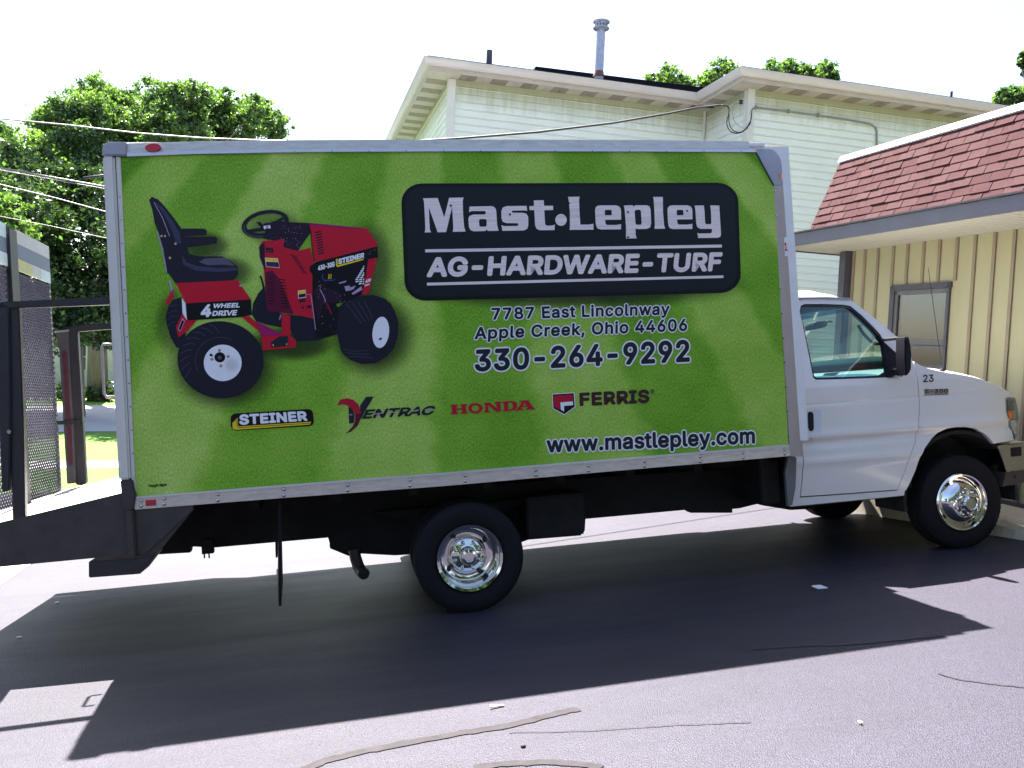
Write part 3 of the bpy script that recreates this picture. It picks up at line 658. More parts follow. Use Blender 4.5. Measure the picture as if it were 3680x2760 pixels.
poly_decal('lettering', [[(180, 193), (245, 190), (247, 205), (235, 207), (237, 228), (285, 225), (283, 205), (270, 205), (268, 190), (330, 185), (333, 200), (322, 203), (328, 262), (342, 262), (342, 277), (275, 281), (274, 265), (288, 263), (287, 240), (238, 243), (240, 267), (252, 268), (252, 282), (182, 285), (182, 270), (195, 268), (190, 208), (180, 208)],
    [ell(412, 227, 68, 50), ell(412, 227, 33, 27)],
    [(490, 175), (545, 172), (610, 225), (608, 185), (592, 184), (592, 168), (655, 164), (657, 178), (645, 180), (650, 260), (610, 262), (530, 198), (533, 250), (547, 250), (548, 265), (492, 268), (492, 254), (505, 252), (502, 190), (490, 190)],
    [[(662, 163), (760, 158), (800, 175), (803, 215), (785, 240), (740, 252), (668, 257), (668, 243), (682, 242), (678, 178), (663, 178)], [(718, 176), (750, 175), (762, 190), (762, 220), (750, 235), (720, 238)]],
    [[(828, 155), (905, 150), (955, 222), (967, 222), (968, 238), (888, 243), (887, 228), (900, 226), (893, 213), (848, 216), (843, 230), (858, 230), (858, 246), (790, 250), (788, 235), (803, 233), (850, 168), (830, 170)], [(873, 178), (886, 200), (856, 202)]]], p_hon, 3, tf=zh)
poly_decal('brand_shield', [[(1127, 92), (1337, 78), (1348, 215), (1243, 290), (1135, 232)]], p_white, 2, tf=zh)
poly_decal('shield_field', [[(1134, 98), (1330, 85), (1340, 212), (1243, 282), (1141, 228)]], p_black, 3, tf=zh)
poly_decal('shield_red', [[(1143, 108), (1320, 98), (1322, 160), (1198, 168), (1205, 240), (1148, 215)]], p_hon, 4, tf=zh)
poly_decal('shield_white', [[(1205, 172), (1322, 163), (1324, 198), (1240, 205), (1240, 258), (1210, 240)]], p_white, 5, tf=zh)
text_quad('lettering', 'FERRIS', ((1385, 208), (2042, 176), (2040, 50), (1380, 82)), p_brown, 3, off=.055, tf=zh, space=1.06)
text_quad('registered_mark', 'R', ((2058, 80), (2078, 79), (2077, 58), (2057, 59)), p_brown, 3, off=.02, tf=zh)
poly_decal('registered_mark', [[ell(2067, 69, 19, 21), ell(2067, 69, 15, 17)]], p_brown, 3, tf=zh)

fb2 = MB()
for px_ in (1620, 1832, 2044, 2256, 2468):
    for py_ in (674, 732, 768, 858, 884, 1032):
        q = at_t(px_, py_ + (px_ - 2000) * -.02, 0); fb2.lathe([(.001, -.0070), (.005, -.0064), (.008, -.0050)], c=(q[0], 0, q[2]), n=8, close=False)
prop(fb2.build('panel_fasteners', p_ink, panel, smooth=True), kind='stuff')

# printed picture of a small red tractor
zt = Z(500, 650, 1.952)
soft([(600, 1310, 420, 330, .8), (1640, 1080, 330, 330, .75), (470, 460, 190, 120, .6), (600, 640, 230, 130, .6), (950, 330, 240, 150, .35), (1610, 600, 200, 360, .55), (1080, 1140, 330, 140, .7), (240, 1000, 150, 260, .4)], .2, zt)
D = lambda nm, P, m, l: poly_decal(nm, P, m, l, tf=zt)
D('printed_tyre', [[(195, 1010), (187, 950), (205, 880), (240, 835), (300, 815), (340, 1000), (310, 1180), (262, 1168), (222, 1100)]], p_tyre, 2)
D('printed_tread', [line([(200, 1020 - k * 45), (235, 990 - k * 38), (270, 985 - k * 38)], 5) for k in range(4)], p_tyre2, 3)
D('printed_tyre', [[(790, 935), (800, 860), (835, 790), (880, 740), (905, 900), (1000, 930), (1220, 960), (1400, 900), (1440, 1060), (1250, 1120), (1100, 1125), (1060, 1040), (900, 1010), (820, 985)]], p_tyre, 2)
D('printed_tyre', [ell(572, 1255, 303, 270, 8, 44)], p_tyre, 4)
tr = []
for k in range(9):
    a = math.radians(150 + k * 13); c0 = (572 + 290 * math.cos(a), 1255 + 258 * math.sin(a)); c1 = (572 + 215 * math.cos(a + .22), 1255 + 190 * math.sin(a + .22)); cm = ((c0[0] + c1[0]) / 2 + 8, (c0[1] + c1[1]) / 2 - 12)
    tr.append(line([c0, cm, c1], 6))
D('printed_tread', tr, p_tyre2, 5)
D('printed_tread', [line([(572 + 178 * math.cos(t), 1262 + 165 * math.sin(t)) for t in np.linspace(2.6, 5.2, 14)], 5)], p_tyre2, 5)
D('printed_rim', [ell(587, 1277, 133, 128)], p_white, 5)
soft([(650, 1290, 60, 55, .14)], 5.6, zt, 'printed_smudge')
D('printed_hub', [ell(567, 1238, 38, 36), ell(505, 1222, 10, 9), [(497, 1214), (506, 1212), (522, 1230), (512, 1232)]], p_black, 6.5)
D('printed_bolt', [ell(564, 1190, 12, 12), ell(625, 1232, 12, 12), ell(574, 1298, 12, 12), ell(512, 1252, 12, 12)], p_tan, 6.5)
D('printed_bolt', [ell(564, 1190, 5, 5), ell(625, 1232, 5, 5), ell(574, 1298, 5, 5), ell(512, 1252, 5, 5), ell(566, 1240, 14, 13)], p_grey, 7)
D('printed_tyre', [[(1380, 900), (1440, 850), (1540, 812), (1640, 800), (1720, 825), (1765, 860), (1800, 930), (1818, 1000), (1815, 1080), (1790, 1170), (1740, 1230), (1660, 1278), (1560, 1285), (1480, 1255), (1440, 1225), (1415, 1190), (1400, 1120), (1375, 1000)]], p_tyre, 4)
D('printed_tread', [line([(1450 + k * 42, 860 - k * 6), (1500 + k * 40, 920), (1560 + k * 26, 1000 - k * 10)], 6) for k in range(4)] + [line([(1430 + k * 20, 1180 + k * 26), (1500 + k * 30, 1195 + k * 20), (1600 + k * 20, 1190 + k * 26)], 5) for k in range(3)], p_tyre2, 5)
D('printed_rim', [ell(1695, 1063, 58, 110, 6)], p_white, 5)
D('printed_valve', [[(1682, 1106), (1700, 1100), (1706, 1108), (1692, 1118), (1684, 1118)]], p_black, 6)
# seat
D('printed_seat', [[(70, 135), (90, 112), (135, 132), (180, 180), (245, 262), (300, 340), (330, 430), (350, 510), (420, 530), (580, 530), (640, 558), (690, 602), (695, 652), (670, 692), (600, 702), (258, 722), (215, 660), (192, 640), (172, 480), (140, 372), (110, 300), (92, 200)]], p_seat, 3)
D('printed_seat_sheen', [[(112, 150), (165, 185), (232, 275), (285, 365), (300, 440), (262, 440), (232, 350), (180, 245)], [(300, 520), (340, 575), (420, 600), (560, 612), (685, 606), (688, 630), (560, 640), (400, 632), (310, 590)]], p_tyre2, 4)
D('printed_seat_top', [[(420, 570), (460, 545), (600, 537), (640, 562), (672, 598), (590, 588), (480, 592)]], p_grey, 4)
D('printed_armrest', [[(285, 335), (455, 335), (475, 348), (472, 380), (300, 392)], [(290, 392), (535, 392), (550, 408), (542, 438), (460, 450), (300, 470)]], p_seat, 4)
D('printed_frame', [line([(128, 352), (160, 470), (180, 560), (193, 640)], 8), line([(216, 700), (232, 770), (252, 800)], 14), line([(105, 150), (165, 260), (215, 390)], 5)], p_lilac, 5)
D('printed_bolt', [ell(158, 388, 8, 8), ell(183, 388, 7, 8), ell(256, 442, 8, 9), ell(217, 541, 8, 9)], p_tan, 5)
# fender, footplate
D('printed_tag', [[(238, 758), (256, 790), (206, 876), (186, 850)], [(258, 1025), (308, 925), (345, 980), (408, 976), (330, 1062), (277, 1096)]], p_red, 5)
D('printed_tag_label', [[(272, 1040), (305, 962), (322, 985), (290, 1058)]], p_lilac, 6)
D('printed_tag_label', [[(278, 1040), (305, 975), (316, 988), (290, 1050)]], p_black, 7)
D('printed_fender', [[(258, 718), (690, 697), (785, 832), (330, 860)]], p_red, 5)
D('printed_fender_gloss', [[(700, 740), (712, 722), (726, 744)]], p_lilac, 6)
D('printed_band', [[(330, 860), (785, 832), (790, 940), (720, 955), (340, 980)]], p_black, 6)
D('printed_edge', [[(300, 822), (326, 860), (336, 978), (306, 930)]], p_white, 7)
text_quad('lettering', '4', ((428, 958), (503, 955), (518, 865), (445, 868)), p_white, 7, off=.05, tf=zt)
text_quad('lettering', 'WHEEL', ((514, 894), (706, 889), (716, 855), (523, 862)), p_white, 7, off=.05, tf=zt)
text_quad('lettering', 'DRIVE', ((511, 949), (683, 944), (692, 906), (520, 912)), p_white, 7, off=.05, tf=zt)
D('printed_footplate', [[(715, 952), (775, 950), (830, 1000), (870, 1030), (1000, 1075), (1000, 930), (1060, 945), (1062, 1090), (1102, 1118), (1100, 1168), (868, 1190), (862, 1120), (845, 1060)]], p_red, 6)
D('printed_step', [[(815, 985), (862, 1092), (985, 1084), (1000, 1075), (890, 1015)]], p_mag, 7)
D('printed_pad', [[(925, 1132), (985, 1090), (1048, 1088), (1046, 1158), (925, 1170)]], p_ink, 7)
D('printed_bolt', [ell(941, 1152, 4, 7), ell(1036, 1146, 4, 7)], p_yel, 8)
# body
D('printed_console', [[(845, 460), (862, 425), (1010, 408), (1050, 470), (1120, 490), (1200, 470), (1225, 570), (1235, 700), (1216, 800), (1245, 972), (1110, 942), (1000, 925), (898, 915), (886, 760), (872, 580)]], p_red, 6)
D('printed_console_shade', [[(842, 462), (880, 430), (885, 560), (886, 640), (868, 590), (848, 540)]], p_engine, 7)
D('printed_console_shade', [[(886, 640), (935, 628), (985, 690), (1055, 860), (1085, 935), (1000, 925), (898, 915), (886, 760)]], p_dred, 7)
D('printed_dash', [[(860, 400), (930, 285), (1190, 297), (1203, 362), (1112, 492), (1012, 466), (1022, 402), (950, 422)]], p_engine, 7)
D('printed_hood', [[(1190, 295), (1600, 335), (1672, 445), (1670, 462), (1225, 572), (1215, 480), (1205, 350)]], p_red, 7)
D('printed_hood_gloss', [[(1195, 296), (1560, 330), (1540, 340), (1380, 328), (1210, 314)]], p_mag, 8)
D('printed_hood_trim', [line([(1190, 300), (1205, 360), (1214, 470), (1228, 566)], 6)], p_black, 8)
D('printed_engine', [[(1200, 600), (1240, 572), (1670, 460), (1675, 538), (1612, 548), (1590, 670), (1562, 800), (1450, 850), (1380, 862), (1400, 900), (1380, 1080), (1245, 1100), (1215, 800), (1216, 660), (1195, 630)]], p_black, 8)
D('printed_engine_part', [[(1225, 760), (1290, 740), (1420, 790), (1420, 850), (1290, 860), (1260, 1000), (1235, 900)]], p_engine, 9)
D('printed_post', [[(1607, 552), (1668, 540), (1640, 660), (1612, 788), (1562, 800), (1590, 670)]], p_red, 9)
D('printed_slot', [line([(1234 + k * 3, 366 + k * 18.5), (1277 + k * 2.6, 355 + k * 18.5)], 9) for k in range(9)] + [line([(1062 + k * 12, 520 + k * 17), (1106 + k * 10, 534 + k * 17)], 6) for k in range(8)], p_engine, 9)
D('printed_slot', [line([(908, 672 + k * 21), (952, 678 + k * 21)], 6) for k in range(10)] + [line([(985 + k * 1.5, 690 + k * 21), (1026 + k * 3, 698 + k * 21)], 7) for k in range(10)], p_black, 9)
D('printed_label', [[(882, 540), (974, 545), (986, 612), (892, 604)], [(1113, 772), (1168, 764), (1172, 818), (1118, 826)]], p_white, 9)
D('printed_label', [[(884, 542), (972, 547), (976, 568), (888, 563)], [(1115, 774), (1166, 767), (1168, 788), (1117, 795)]], p_yel, 10)
D('printed_label', [[(890, 568), (977, 572), (983, 608), (894, 601)], [(1119, 797), (1168, 790), (1170, 814), (1121, 822)], [(886, 468), (940, 474), (944, 505), (892, 500)], [(1122, 834), (1166, 826), (1168, 848), (1126, 856)], ell(1147, 888, 8, 10), [(1176, 876), (1206, 872), (1208, 892), (1180, 896)]], p_engine, 10)
D('printed_label_lines', [line([(900, 578 + k * 8), (968, 582 + k * 8)], 2) for k in range(3)] + [line([(896, 490), (936, 494)], 4)], p_grey, 11)
text_quad('lettering', '430-30G', ((1256, 632), (1372, 602), (1370, 566), (1254, 598)), p_white, 10, off=.04, tf=zt)
D('badge_stripe', [[(1380, 552), (1392, 546), (1394, 592), (1577, 545), (1572, 556), (1392, 606), (1382, 598)]], p_yel, 10)
text_quad('lettering', 'STEINER', ((1398, 588), (1578, 540), (1580, 504), (1396, 550)), p_white, 11, off=.05, tf=zt)
text_quad('lettering', '430', ((1584, 718), (1622, 708), (1628, 684), (1592, 694)), p_white, 10, off=.04, tf=zt)
text_quad('lettering', 'MAX', ((1582, 742), (1616, 732), (1618, 718), (1585, 728)), p_white, 10, off=.04, tf=zt)
gr = []
for r_ in range(9):
    y = 598 + r_ * 15; x0 = 1572 - r_ * 9 if r_ < 7 else 1520 + (r_ - 7) * 22
    x = x0
    while x < 1576: gr.append([(x, y + 2), (min(x + 20, 1578), y - 3), (min(x + 18, 1578), y + 7), (x - 2, y + 11)]); x += 26
D('printed_grid', gr, p_white, 10)
D('printed_wire', [line([(1290, 655), (1284, 680), (1300, 698), (1360, 700), (1374, 690)], 5)], p_blue, 10)
D('printed_wire', [line([(1330 + k * 9, 655), (1328 + k * 9, 690)], 4) for k in range(3)], p_yel, 11)
D('printed_part', [[(1440, 740), (1478, 735), (1480, 770), (1450, 775)], [(1478, 750), (1520, 735), (1505, 760), (1480, 770)], [(1400, 715), (1455, 700), (1450, 712), (1405, 724)], [(1490, 790), (1560, 740), (1565, 765), (1500, 800)]], p_lilac, 10)
D('printed_rod', [line([(1168, 800), (1205, 797), (1222, 920), (1238, 1045)], 5), line([(1268, 760), (1300, 820), (1308, 850)], 6), line([(1255, 745), (1275, 728), (1272, 752)], 3), line([(995, 940), (985, 975)], 7)], p_lilac, 10)
D('printed_rod', [line([(1320, 865), (1350, 935)], 10), line([(1290, 850), (1330, 870), (1310, 900)], 5)], p_red2, 10)
random.seed(5)
D('printed_glint', [ell(random.uniform(a, b), random.uniform(c, d), random.uniform(1.5, 4.2), random.uniform(1., 2.6), random.uniform(0, 90), 5) for (a, b, c, d, k) in ((1000, 1140, 318, 380, 26), (1030, 1130, 380, 470, 22), (1245, 1330, 700, 840, 12), (1380, 1480, 780, 850, 14), (1600, 1665, 480, 535, 9), (1210, 1380, 900, 1080, 12), (860, 1010, 395, 440, 9)) for _ in range(int(k * .75))], p_lilac, 11)
# steering wheel
D('printed_steering_wheel', [[ell(885, 303, 168, 94, -12, 40), ell(887, 299, 136, 66, -12, 40)]], p_seat, 9)
D('printed_steering_wheel', [[(760, 345), (850, 330), (880, 300), (940, 290), (1010, 255), (1020, 268), (950, 318), (930, 345), (870, 352), (760, 368)], [(820, 290), (850, 290), (880, 320), (860, 330)]], p_seat, 10)
D('printed_steering_sheen', [line([(885 + 158 * math.cos(t) * .98 + 6, 303 + 84 * math.sin(t) - 30 * math.cos(t)) for t in np.linspace(1.7, 3.4, 12)], 5)], p_grey, 11)
D('printed_hub_badge', [[(872, 318), (918, 312), (924, 334), (878, 341)]], p_white, 11)
D('printed_hub_badge', [line([(908, 318), (890, 320), (892, 328), (908, 326), (908, 334), (886, 337)], 4)], p_black, 12)
D('printed_lever', [line([(850, 668), (860, 690), (868, 720), (876, 760)], 12)], p_black, 8)

# number sticker on the front post
stk = fillsheet('number_sticker', [XZ([(847, 998), (915, 1000), (924, 1182), (856, 1180)], ycap, zc)], lambda x, z: ycap(x, z) - .002, p_white, cp, .002, .02, 0)
text_quad('lettering', '11', ((856, 1128), (902, 1130), (898, 1050), (850, 1048)), p_red, 1, off=.02, tf=zc, yv=ycap, parent=cp)

# ------------------------------------------------------------------ chassis under the box
for i, x in enumerate(np.linspace(.2, 4.4, 9)):
    MB().box((x, .22, ZB - .08), (x + .06, mir(.22), ZB - .001)).build('crossmember', chassis_m, truck)
MB().box((.02, .02, ZB), (4.52, mir(.02), ZB + .10)).build('box_floor', chassis_m, truck)
fr_pts = XZ([(560, 1830), (560, 1993), (683, 1986), (687, 1964), (770, 1968), (1179, 1932), (1190, 1973), (1270, 1988), (1420, 1996), (1600, 1985), (1870, 1950), (2103, 1865), (2469, 1832), (2483, 1843), (2632, 1843), (2632, 1829), (2656, 1827), (2722, 1811), (2743, 1817), (2841, 1833), (2911, 1829), (2980, 1810), (2980, 1700), (2700, 1680), (700, 1810)], .72)
MB().prism(fr_pts, lambda a, b: (a, .72, b), lambda a, b: (a, .80, b)).build('frame_rail', chassis_m, truck)
MB().prism([(a, b + .02) for a, b in fr_pts], lambda a, b: (a, 1.64, b), lambda a, b: (a, 1.72, b)).build('frame_rail', chassis_m, truck)
tk = XZ([(1895, 1941), (2095, 1925), (2103, 1915), (2106, 1865), (2100, 1770), (1890, 1790)], .42)
MB().prism(tk, lambda a, b: (a, .42, b), lambda a, b: (a, .72, b)).build('fuel_tank', chassis_m, truck, bevel=.02)
MB().box((4.44, .30, .50), (4.60, mir(.30), ZB - .05)).build('cab_crossmember', chassis_m, truck, bevel=.01)
MB().prism(XZ([(2835, 1642), (2865, 1645), (2862, 1750), (2850, 1815), (2835, 1820), (2825, 1700)], .16), lambda a, b: (a, .17, b), lambda a, b: (a, .20, b)).build('cab_bracket', mat('grey bracket', (.16, .16, .165), .6), truck)
ex = [at_t(1272, 1975, .68), at_t(1278, 2005, .67), at_t(1288, 2035, .65), at_t(1300, 2056, .61), at_t(1308, 2062, .54)]
epm = MB().tube(ex, .042, 16, cap=False); exh = epm.build('exhaust_pipe', brown_steel, truck, smooth=True)
MB().tube([ex[-2] + (ex[-1] - ex[-2]) * .4, ex[-1]], .039, 16).build('pipe_mouth', seal_m, truck)
MB().tube([at_t(1200, 1950, .9), at_t(1262, 1975, .8)], .05, 14).build('muffler', chassis_m, truck, smooth=True)
hb_ = MB(); a_ = at_t(727, 1955, .7); b_ = at_t(770, 1985, .7); hb_.box((a_[0], .66, b_[2]), (b_[0], .72, a_[2] + .03))
for px_ in (735, 752): q = at_t(px_, 2006, .68); hb_.tube([(q[0], .68, q[2]), (q[0], .68, q[2] + .06)], .006, 6)
hb_.build('hanger_bracket', chassis_m, truck)
# mud flaps (seen edge-on)
def flap(px0, py0, px1, py1, y0, y1):
    a = at_t(px0, py0, y0); b = at_t(px1, py1, y0); dxv = -.092 * (y1 - y0)
    m_ = MB(); th = .008
    m_.add([(a[0] - th, y0, a[2]), (a[0] + th, y0, a[2]), (b[0] + th, y0, b[2]), (b[0] - th, y0, b[2])] + [(a[0] - th + dxv, y1, a[2]), (a[0] + th + dxv, y1, a[2]), (b[0] + th + dxv + .02, y1, b[2] + .05), (b[0] - th + dxv, y1, b[2] + .05)],
           [(0, 1, 2, 3), (7, 6, 5, 4), (0, 4, 5, 1), (1, 5, 6, 2), (2, 6, 7, 3), (3, 7, 4, 0)])
    m_.build('mud_flap', rubber, truck)
flap(1006, 1795, 1006, 2178, .06, .52)
flap(994, 1900, 994, 2004, 1.92, 2.38)

# wheels
def tyre_mesh(W=.215, R=.372):
    p = [(.225, -W * .36), (.245, -W * .46), (.285, -W * .50), (.325, -W * .50), (.350, -W * .47), (.364, -W * .43)]
    for g in (-.3, -.1, .1, .3):
        p += [(R, W * (g - .09)), (R, W * (g + .0)), (R - .010, W * (g + .005)), (R - .010, W * (g + .03)), (R, W * (g + .035))]
    p += [(.364, W * .43), (.350, W * .47), (.325, W * .50), (.285, W * .50), (.245, W * .46), (.225, W * .36)]
    return p
def wheel(name, c, front):
    """c = centre of tyre; outer side faces -Y for near wheels"""
    sg = -1 if c[1] < YC else 1
    root = MB().lathe([(r, h) for r, h in tyre_mesh()], n=72, close=False).build(name, rubber, truck, smooth=50)
    root.location = c
    lug = MB()
    for k in range(60):                                # tread blocks on the shoulders
        a = 2 * math.pi * k / 60
        for s in (-1, 1):
            cx, cz = .3665 * math.cos(a), .3665 * math.sin(a); t = (-math.sin(a), math.cos(a)); nrm = (math.cos(a), math.sin(a)); w2 = .011
            v = []
            for h in (-.012, .0008):
                for (du, yy) in ((-w2, .070), (w2, .070), (w2, .093), (-w2, .093)):
                    v.append((cx + t[0] * du + nrm[0] * h, yy * s, cz + t[1] * du + nrm[1] * h))
            lug.add(v, [(0, 1, 2, 3), (7, 6, 5, 4), (0, 4, 5, 1), (1, 5, 6, 2), (2, 6, 7, 3), (3, 7, 4, 0)])
    prop(lug.build('tread_blocks', rubber, root), kind='stuff')
    o = sg * .108
    if front:
        prof = [(.228, o * .72), (.232, o * .9), (.222, o * 1.0), (.210, o * .96), (.205, o * .80), (.200, o * .5), (.180, o * .60), (.155, o * 1.05), (.125, o * 1.28), (.118, o * 1.30), (.112, o * 1.18), (.078, o * 1.22), (.072, o * 1.25), (.066, o * 1.75), (.052, o * 1.86), (.046, o * 1.80), (.001, o * 1.80)]
        nr, nh = .096, o * 1.2; hr, hh = .176, o * .68
    else:
        prof = [(.228, o * .72), (.232, o * .9), (.224, o * 1.04), (.206, o * 1.0), (.200, o * .8), (.196, o * .1), (.193, -o * .35), (.186, -o * .46), (.176, -o * .50), (.138, -o * .50), (.126, -o * .40), (.118, -o * .14), (.112, -o * .10), (.078, -o * .06), (.062, 0), (.060, o * .55), (.052, o * .66), (.034, o * .68), (.032, o * .6), (.001, o * .6)]
        nr, nh = .094, -o * .1; hr, hh = .157, -o * .50 + sg * -.001
    rim = MB().lathe(prof, n=64, close=False).build('rim', chrome if True else None, root, smooth=40)
    nut = MB().lathe([(.013, 0), (.013, sg * .016), (.008, sg * .024), (.001, sg * .025)], n=8, close=False)
    n0 = None
    for k in range(8):
        a = 2 * math.pi * (k + .4) / 8
        if n0 is None: n0 = nut.build('lug_nut', chrome, root, smooth=40); q = n0
        else: q = copy_of(n0)
        q.location = (nr * math.cos(a), nh, nr * math.sin(a))
    h0 = None
    for k in range(4):                                 # oval hand holes
        a = 2 * math.pi * (k + .38) / 4
        if h0 is None: h0 = MB().lathe([(.001, sg * .005), (.017, sg * .005), (.019, -sg * .004)], n=16, close=False).build('hand_hole', seal_m, root)
        q = h0 if k == 0 else copy_of(h0)
        q.location = (hr * math.cos(a), hh, hr * math.sin(a)); q.scale = (1.25 if abs(math.cos(a)) < .7 else .85, 1, .85 if abs(math.cos(a)) < .7 else 1.25)
    return root
XR, XF = 2.14, 6.155
w1 = wheel('wheel', (XR + .005, .15, .372), False); wheel('wheel', (XR, .40, .372), False)
wheel('wheel', (XR, mir(.15), .372), False); wheel('wheel', (XR, mir(.40), .372), False)
fw = wheel('wheel', (XF + .0, .36, .372), True); wheel('wheel', (XF, mir(.36), .372), True)
ax = MB().tube([(XR, .5, .372), (XR, mir(.5), .372)], .055, 14); ax.lathe([(.05, -.16), (.16, -.08), (.17, .05), (.06, .16)], c=(XR, YC, .372), n=20); ax.build('rear_axle', chassis_m, truck, smooth=True)
MB().tube([(XF, .45, .35), (XF, mir(.45), .35)], .04, 12).build('front_axle', chassis_m, truck)
MB().prism([(XR - .6, .66), (XR + .6, .66), (XR + .1, .50), (XR - .1, .50)], lambda a, b: (a, .60, b), lambda a, b: (a, .68, b)).build('leaf_spring', chassis_m, truck)

# ------------------------------------------------------------------ open deck and gate at the rear
def slab_px(name, pts, y0, y1, m, parent=truck, bevel=0, yref=None):
    return MB().prism(XZ(pts, y0 if yref is None else yref), lambda a, b: (a, y0, b), lambda a, b: (a, y1, b)).build(name, m, parent, bevel=bevel)
DX0 = -1.15
sk = [(DX0, .80), (-.6869, .881), (-.5687, .9004), (-.005, .9985), (.06, .985), (.085, .905), (.41, .90), (.41, .86), (.12, .615), (-.2137, .6158), (-.7, .615), (DX0, .60)]
MB().prism(sk, lambda a, b: (a, -.002, b), lambda a, b: (a, .03, b)).build('skirt_plate', brown_steel, truck)
MB().prism([(a, b) for a, b in sk], lambda a, b: (a, mir(.03), b), lambda a, b: (a, mir(0), b)).build('skirt_plate', brown_steel, truck)
dk = MB().add([(DX0, .01, .80), (.05, .01, .997), (.05, mir(.01), 1.06), (DX0, mir(.01), .855), (DX0, .01, .76), (.05, .01, .957), (.05, mir(.01), 1.02), (DX0, mir(.03), .815)],
              [(0, 1, 2, 3), (7, 6, 5, 4), (0, 4, 5, 1), (1, 5, 6, 2), (2, 6, 7, 3), (3, 7, 4, 0)]).build('deck_plate', deck_m, truck)
slab_px('step_block', [(318, 2017), (318, 2077), (503, 2063), (560, 1990), (480, 2008)], .0, .22, black_steel, bevel=.006)
MB().prism(XZ([(503, 2063), (560, 1996), (700, 1826), (560, 1836), (490, 1850)], .01), lambda a, b: (a, .008, b), lambda a, b: (a, .028, b)).build('corner_gusset', brown_steel, truck)
slab_px('post_socket', [(431, 1726), (475, 1724), (487, 1785), (478, 1832), (440, 1835), (437, 1790)], -.034, .05, brown_steel, bevel=.006)
slab_px('jack_tube', [(447, 1830), (478, 1828), (490, 2004), (459, 2008)], -.03, .03, brown_steel, bevel=.008)
slab_px('guard_post', [(-8, 1082), (31, 1098), (37, 1400), (34, 1765), (6, 1768), (-8, 1400)], -.02, .03, black_steel, bevel=.006)
slab_px('guard_post', [(31, 1098), (68, 1098), (84, 1500), (93, 2026), (48, 2030), (36, 1500)], .0, .05, black_steel, bevel=.006)
slab_px('guard_rail', [(-300, 1102), (0, 1085), (395, 1066), (394, 1094), (0, 1109), (-300, 1124)], -.02, .03, black_steel, bevel=.006)
MB().lathe([(.012, -.012), (.012, 0)], c=(at_t(40, 1551, 0)[0], -.02, at_t(40, 1551, 0)[2]), n=12).build('bolt_head', chrome_dull, truck)
# far-side guard: square post, top rail turning into it, light bar housing
FY = 2.30
def far(name, pts, m, d=.06, bevel=.006, y=FY): return MB().prism(XZ(pts, y), lambda a, b: (a, y, b), lambda a, b: (a, y + d, b)).build(name, m, truck, bevel=bevel)
far('guard_post', [(246, 1185), (252, 1170), (268, 1168), (278, 1190), (310, 1738), (290, 1745), (272, 1742)], black_steel)
far('guard_rail', [(240, 1177), (262, 1168), (400, 1160), (400, 1182), (270, 1192)], black_steel, y=FY - .002)
hs = far('lamp_housing', [(197, 1190), (246, 1187), (250, 1255), (282, 1735), (240, 1740), (226, 1500), (212, 1260)], mat('grey lamp housing', (.055, .05, .06), .5), .07)
far('lamp_lens', [(224, 1262), (238, 1261), (262, 1670), (248, 1674)], mat('dark red lens', (.06, .012, .02), .4), .01, 0, FY - .012)
far('housing_cap', [(194, 1189), (247, 1184), (247, 1191), (195, 1196)], plate_silver, .07, 0, FY - .01)
far('cross_bar', [(196, 1512), (290, 1510), (290, 1525), (197, 1526)], black_steel, .03, 0, FY - .02)
hm = MB().tube([at_t(400, 1237, .06), at_t(372, 1237, .06), at_t(366, 1246, .06), at_t(374, 1415, .06), at_t(384, 1427, .06), at_t(412, 1425, .06)], .009, 10)
hm.build('grab_handle', plate_silver, truck, smooth=True)
# gate of two mesh leaves with plated tops
GX = -1.09
def gpt(px, py): p = at_t(px, py, GX, 0); return (float(p[1]), float(p[2]))
leafs = [[(163, 890), (165, 1020), (220, 1769), (77, 1839), (54, 967), (54, 821)]]
A = dict(y0=1.58, y1=2.30, z0=.86, zp=2.675, z1=3.0)
Bp = dict(y0=.18, y1=1.40, z0=.86, zp=2.675, z1=3.0)
def mesh_leaf(q, name='gate_mesh'):
    y0, y1, z0, z1 = q['y0'], q['y1'], q['z0'], q['zp']; mm = MB(); cw, ch, t = .044, .023, .0075
    def strut(a, b):
        (ya, za_), (yb, zb_) = a, b; d = math.hypot(yb - ya, zb_ - za_); ny, nz = -(zb_ - za_) / d * t, (yb - ya) / d * t
        mm.add([(GX, ya + ny, za_ + nz), (GX, ya - ny, za_ - nz), (GX, yb - ny, zb_ - nz), (GX, yb + ny, zb_ + nz), (GX + .008, ya, za_), (GX + .008, yb, zb_)], [(0, 3, 2, 1), (0, 4, 5, 3), (4, 1, 2, 5)])
    nyc = int((y1 - y0) / cw); nzc = int((z1 - z0) / ch)
    for j in range(nzc):
        for i in range(nyc):
            o = (j % 2) * cw / 2; ya = y0 + i * cw + o; za_ = z0 + j * ch
            if ya + cw / 2 < y1: strut((ya, za_), (min(ya + cw / 2, y1), za_ + ch))
            if ya - cw / 2 > y0 - .001: strut((ya, za_), (ya - cw / 2, za_ + ch))
    prop(mm.build(name, mesh_m, truck), kind='stuff')
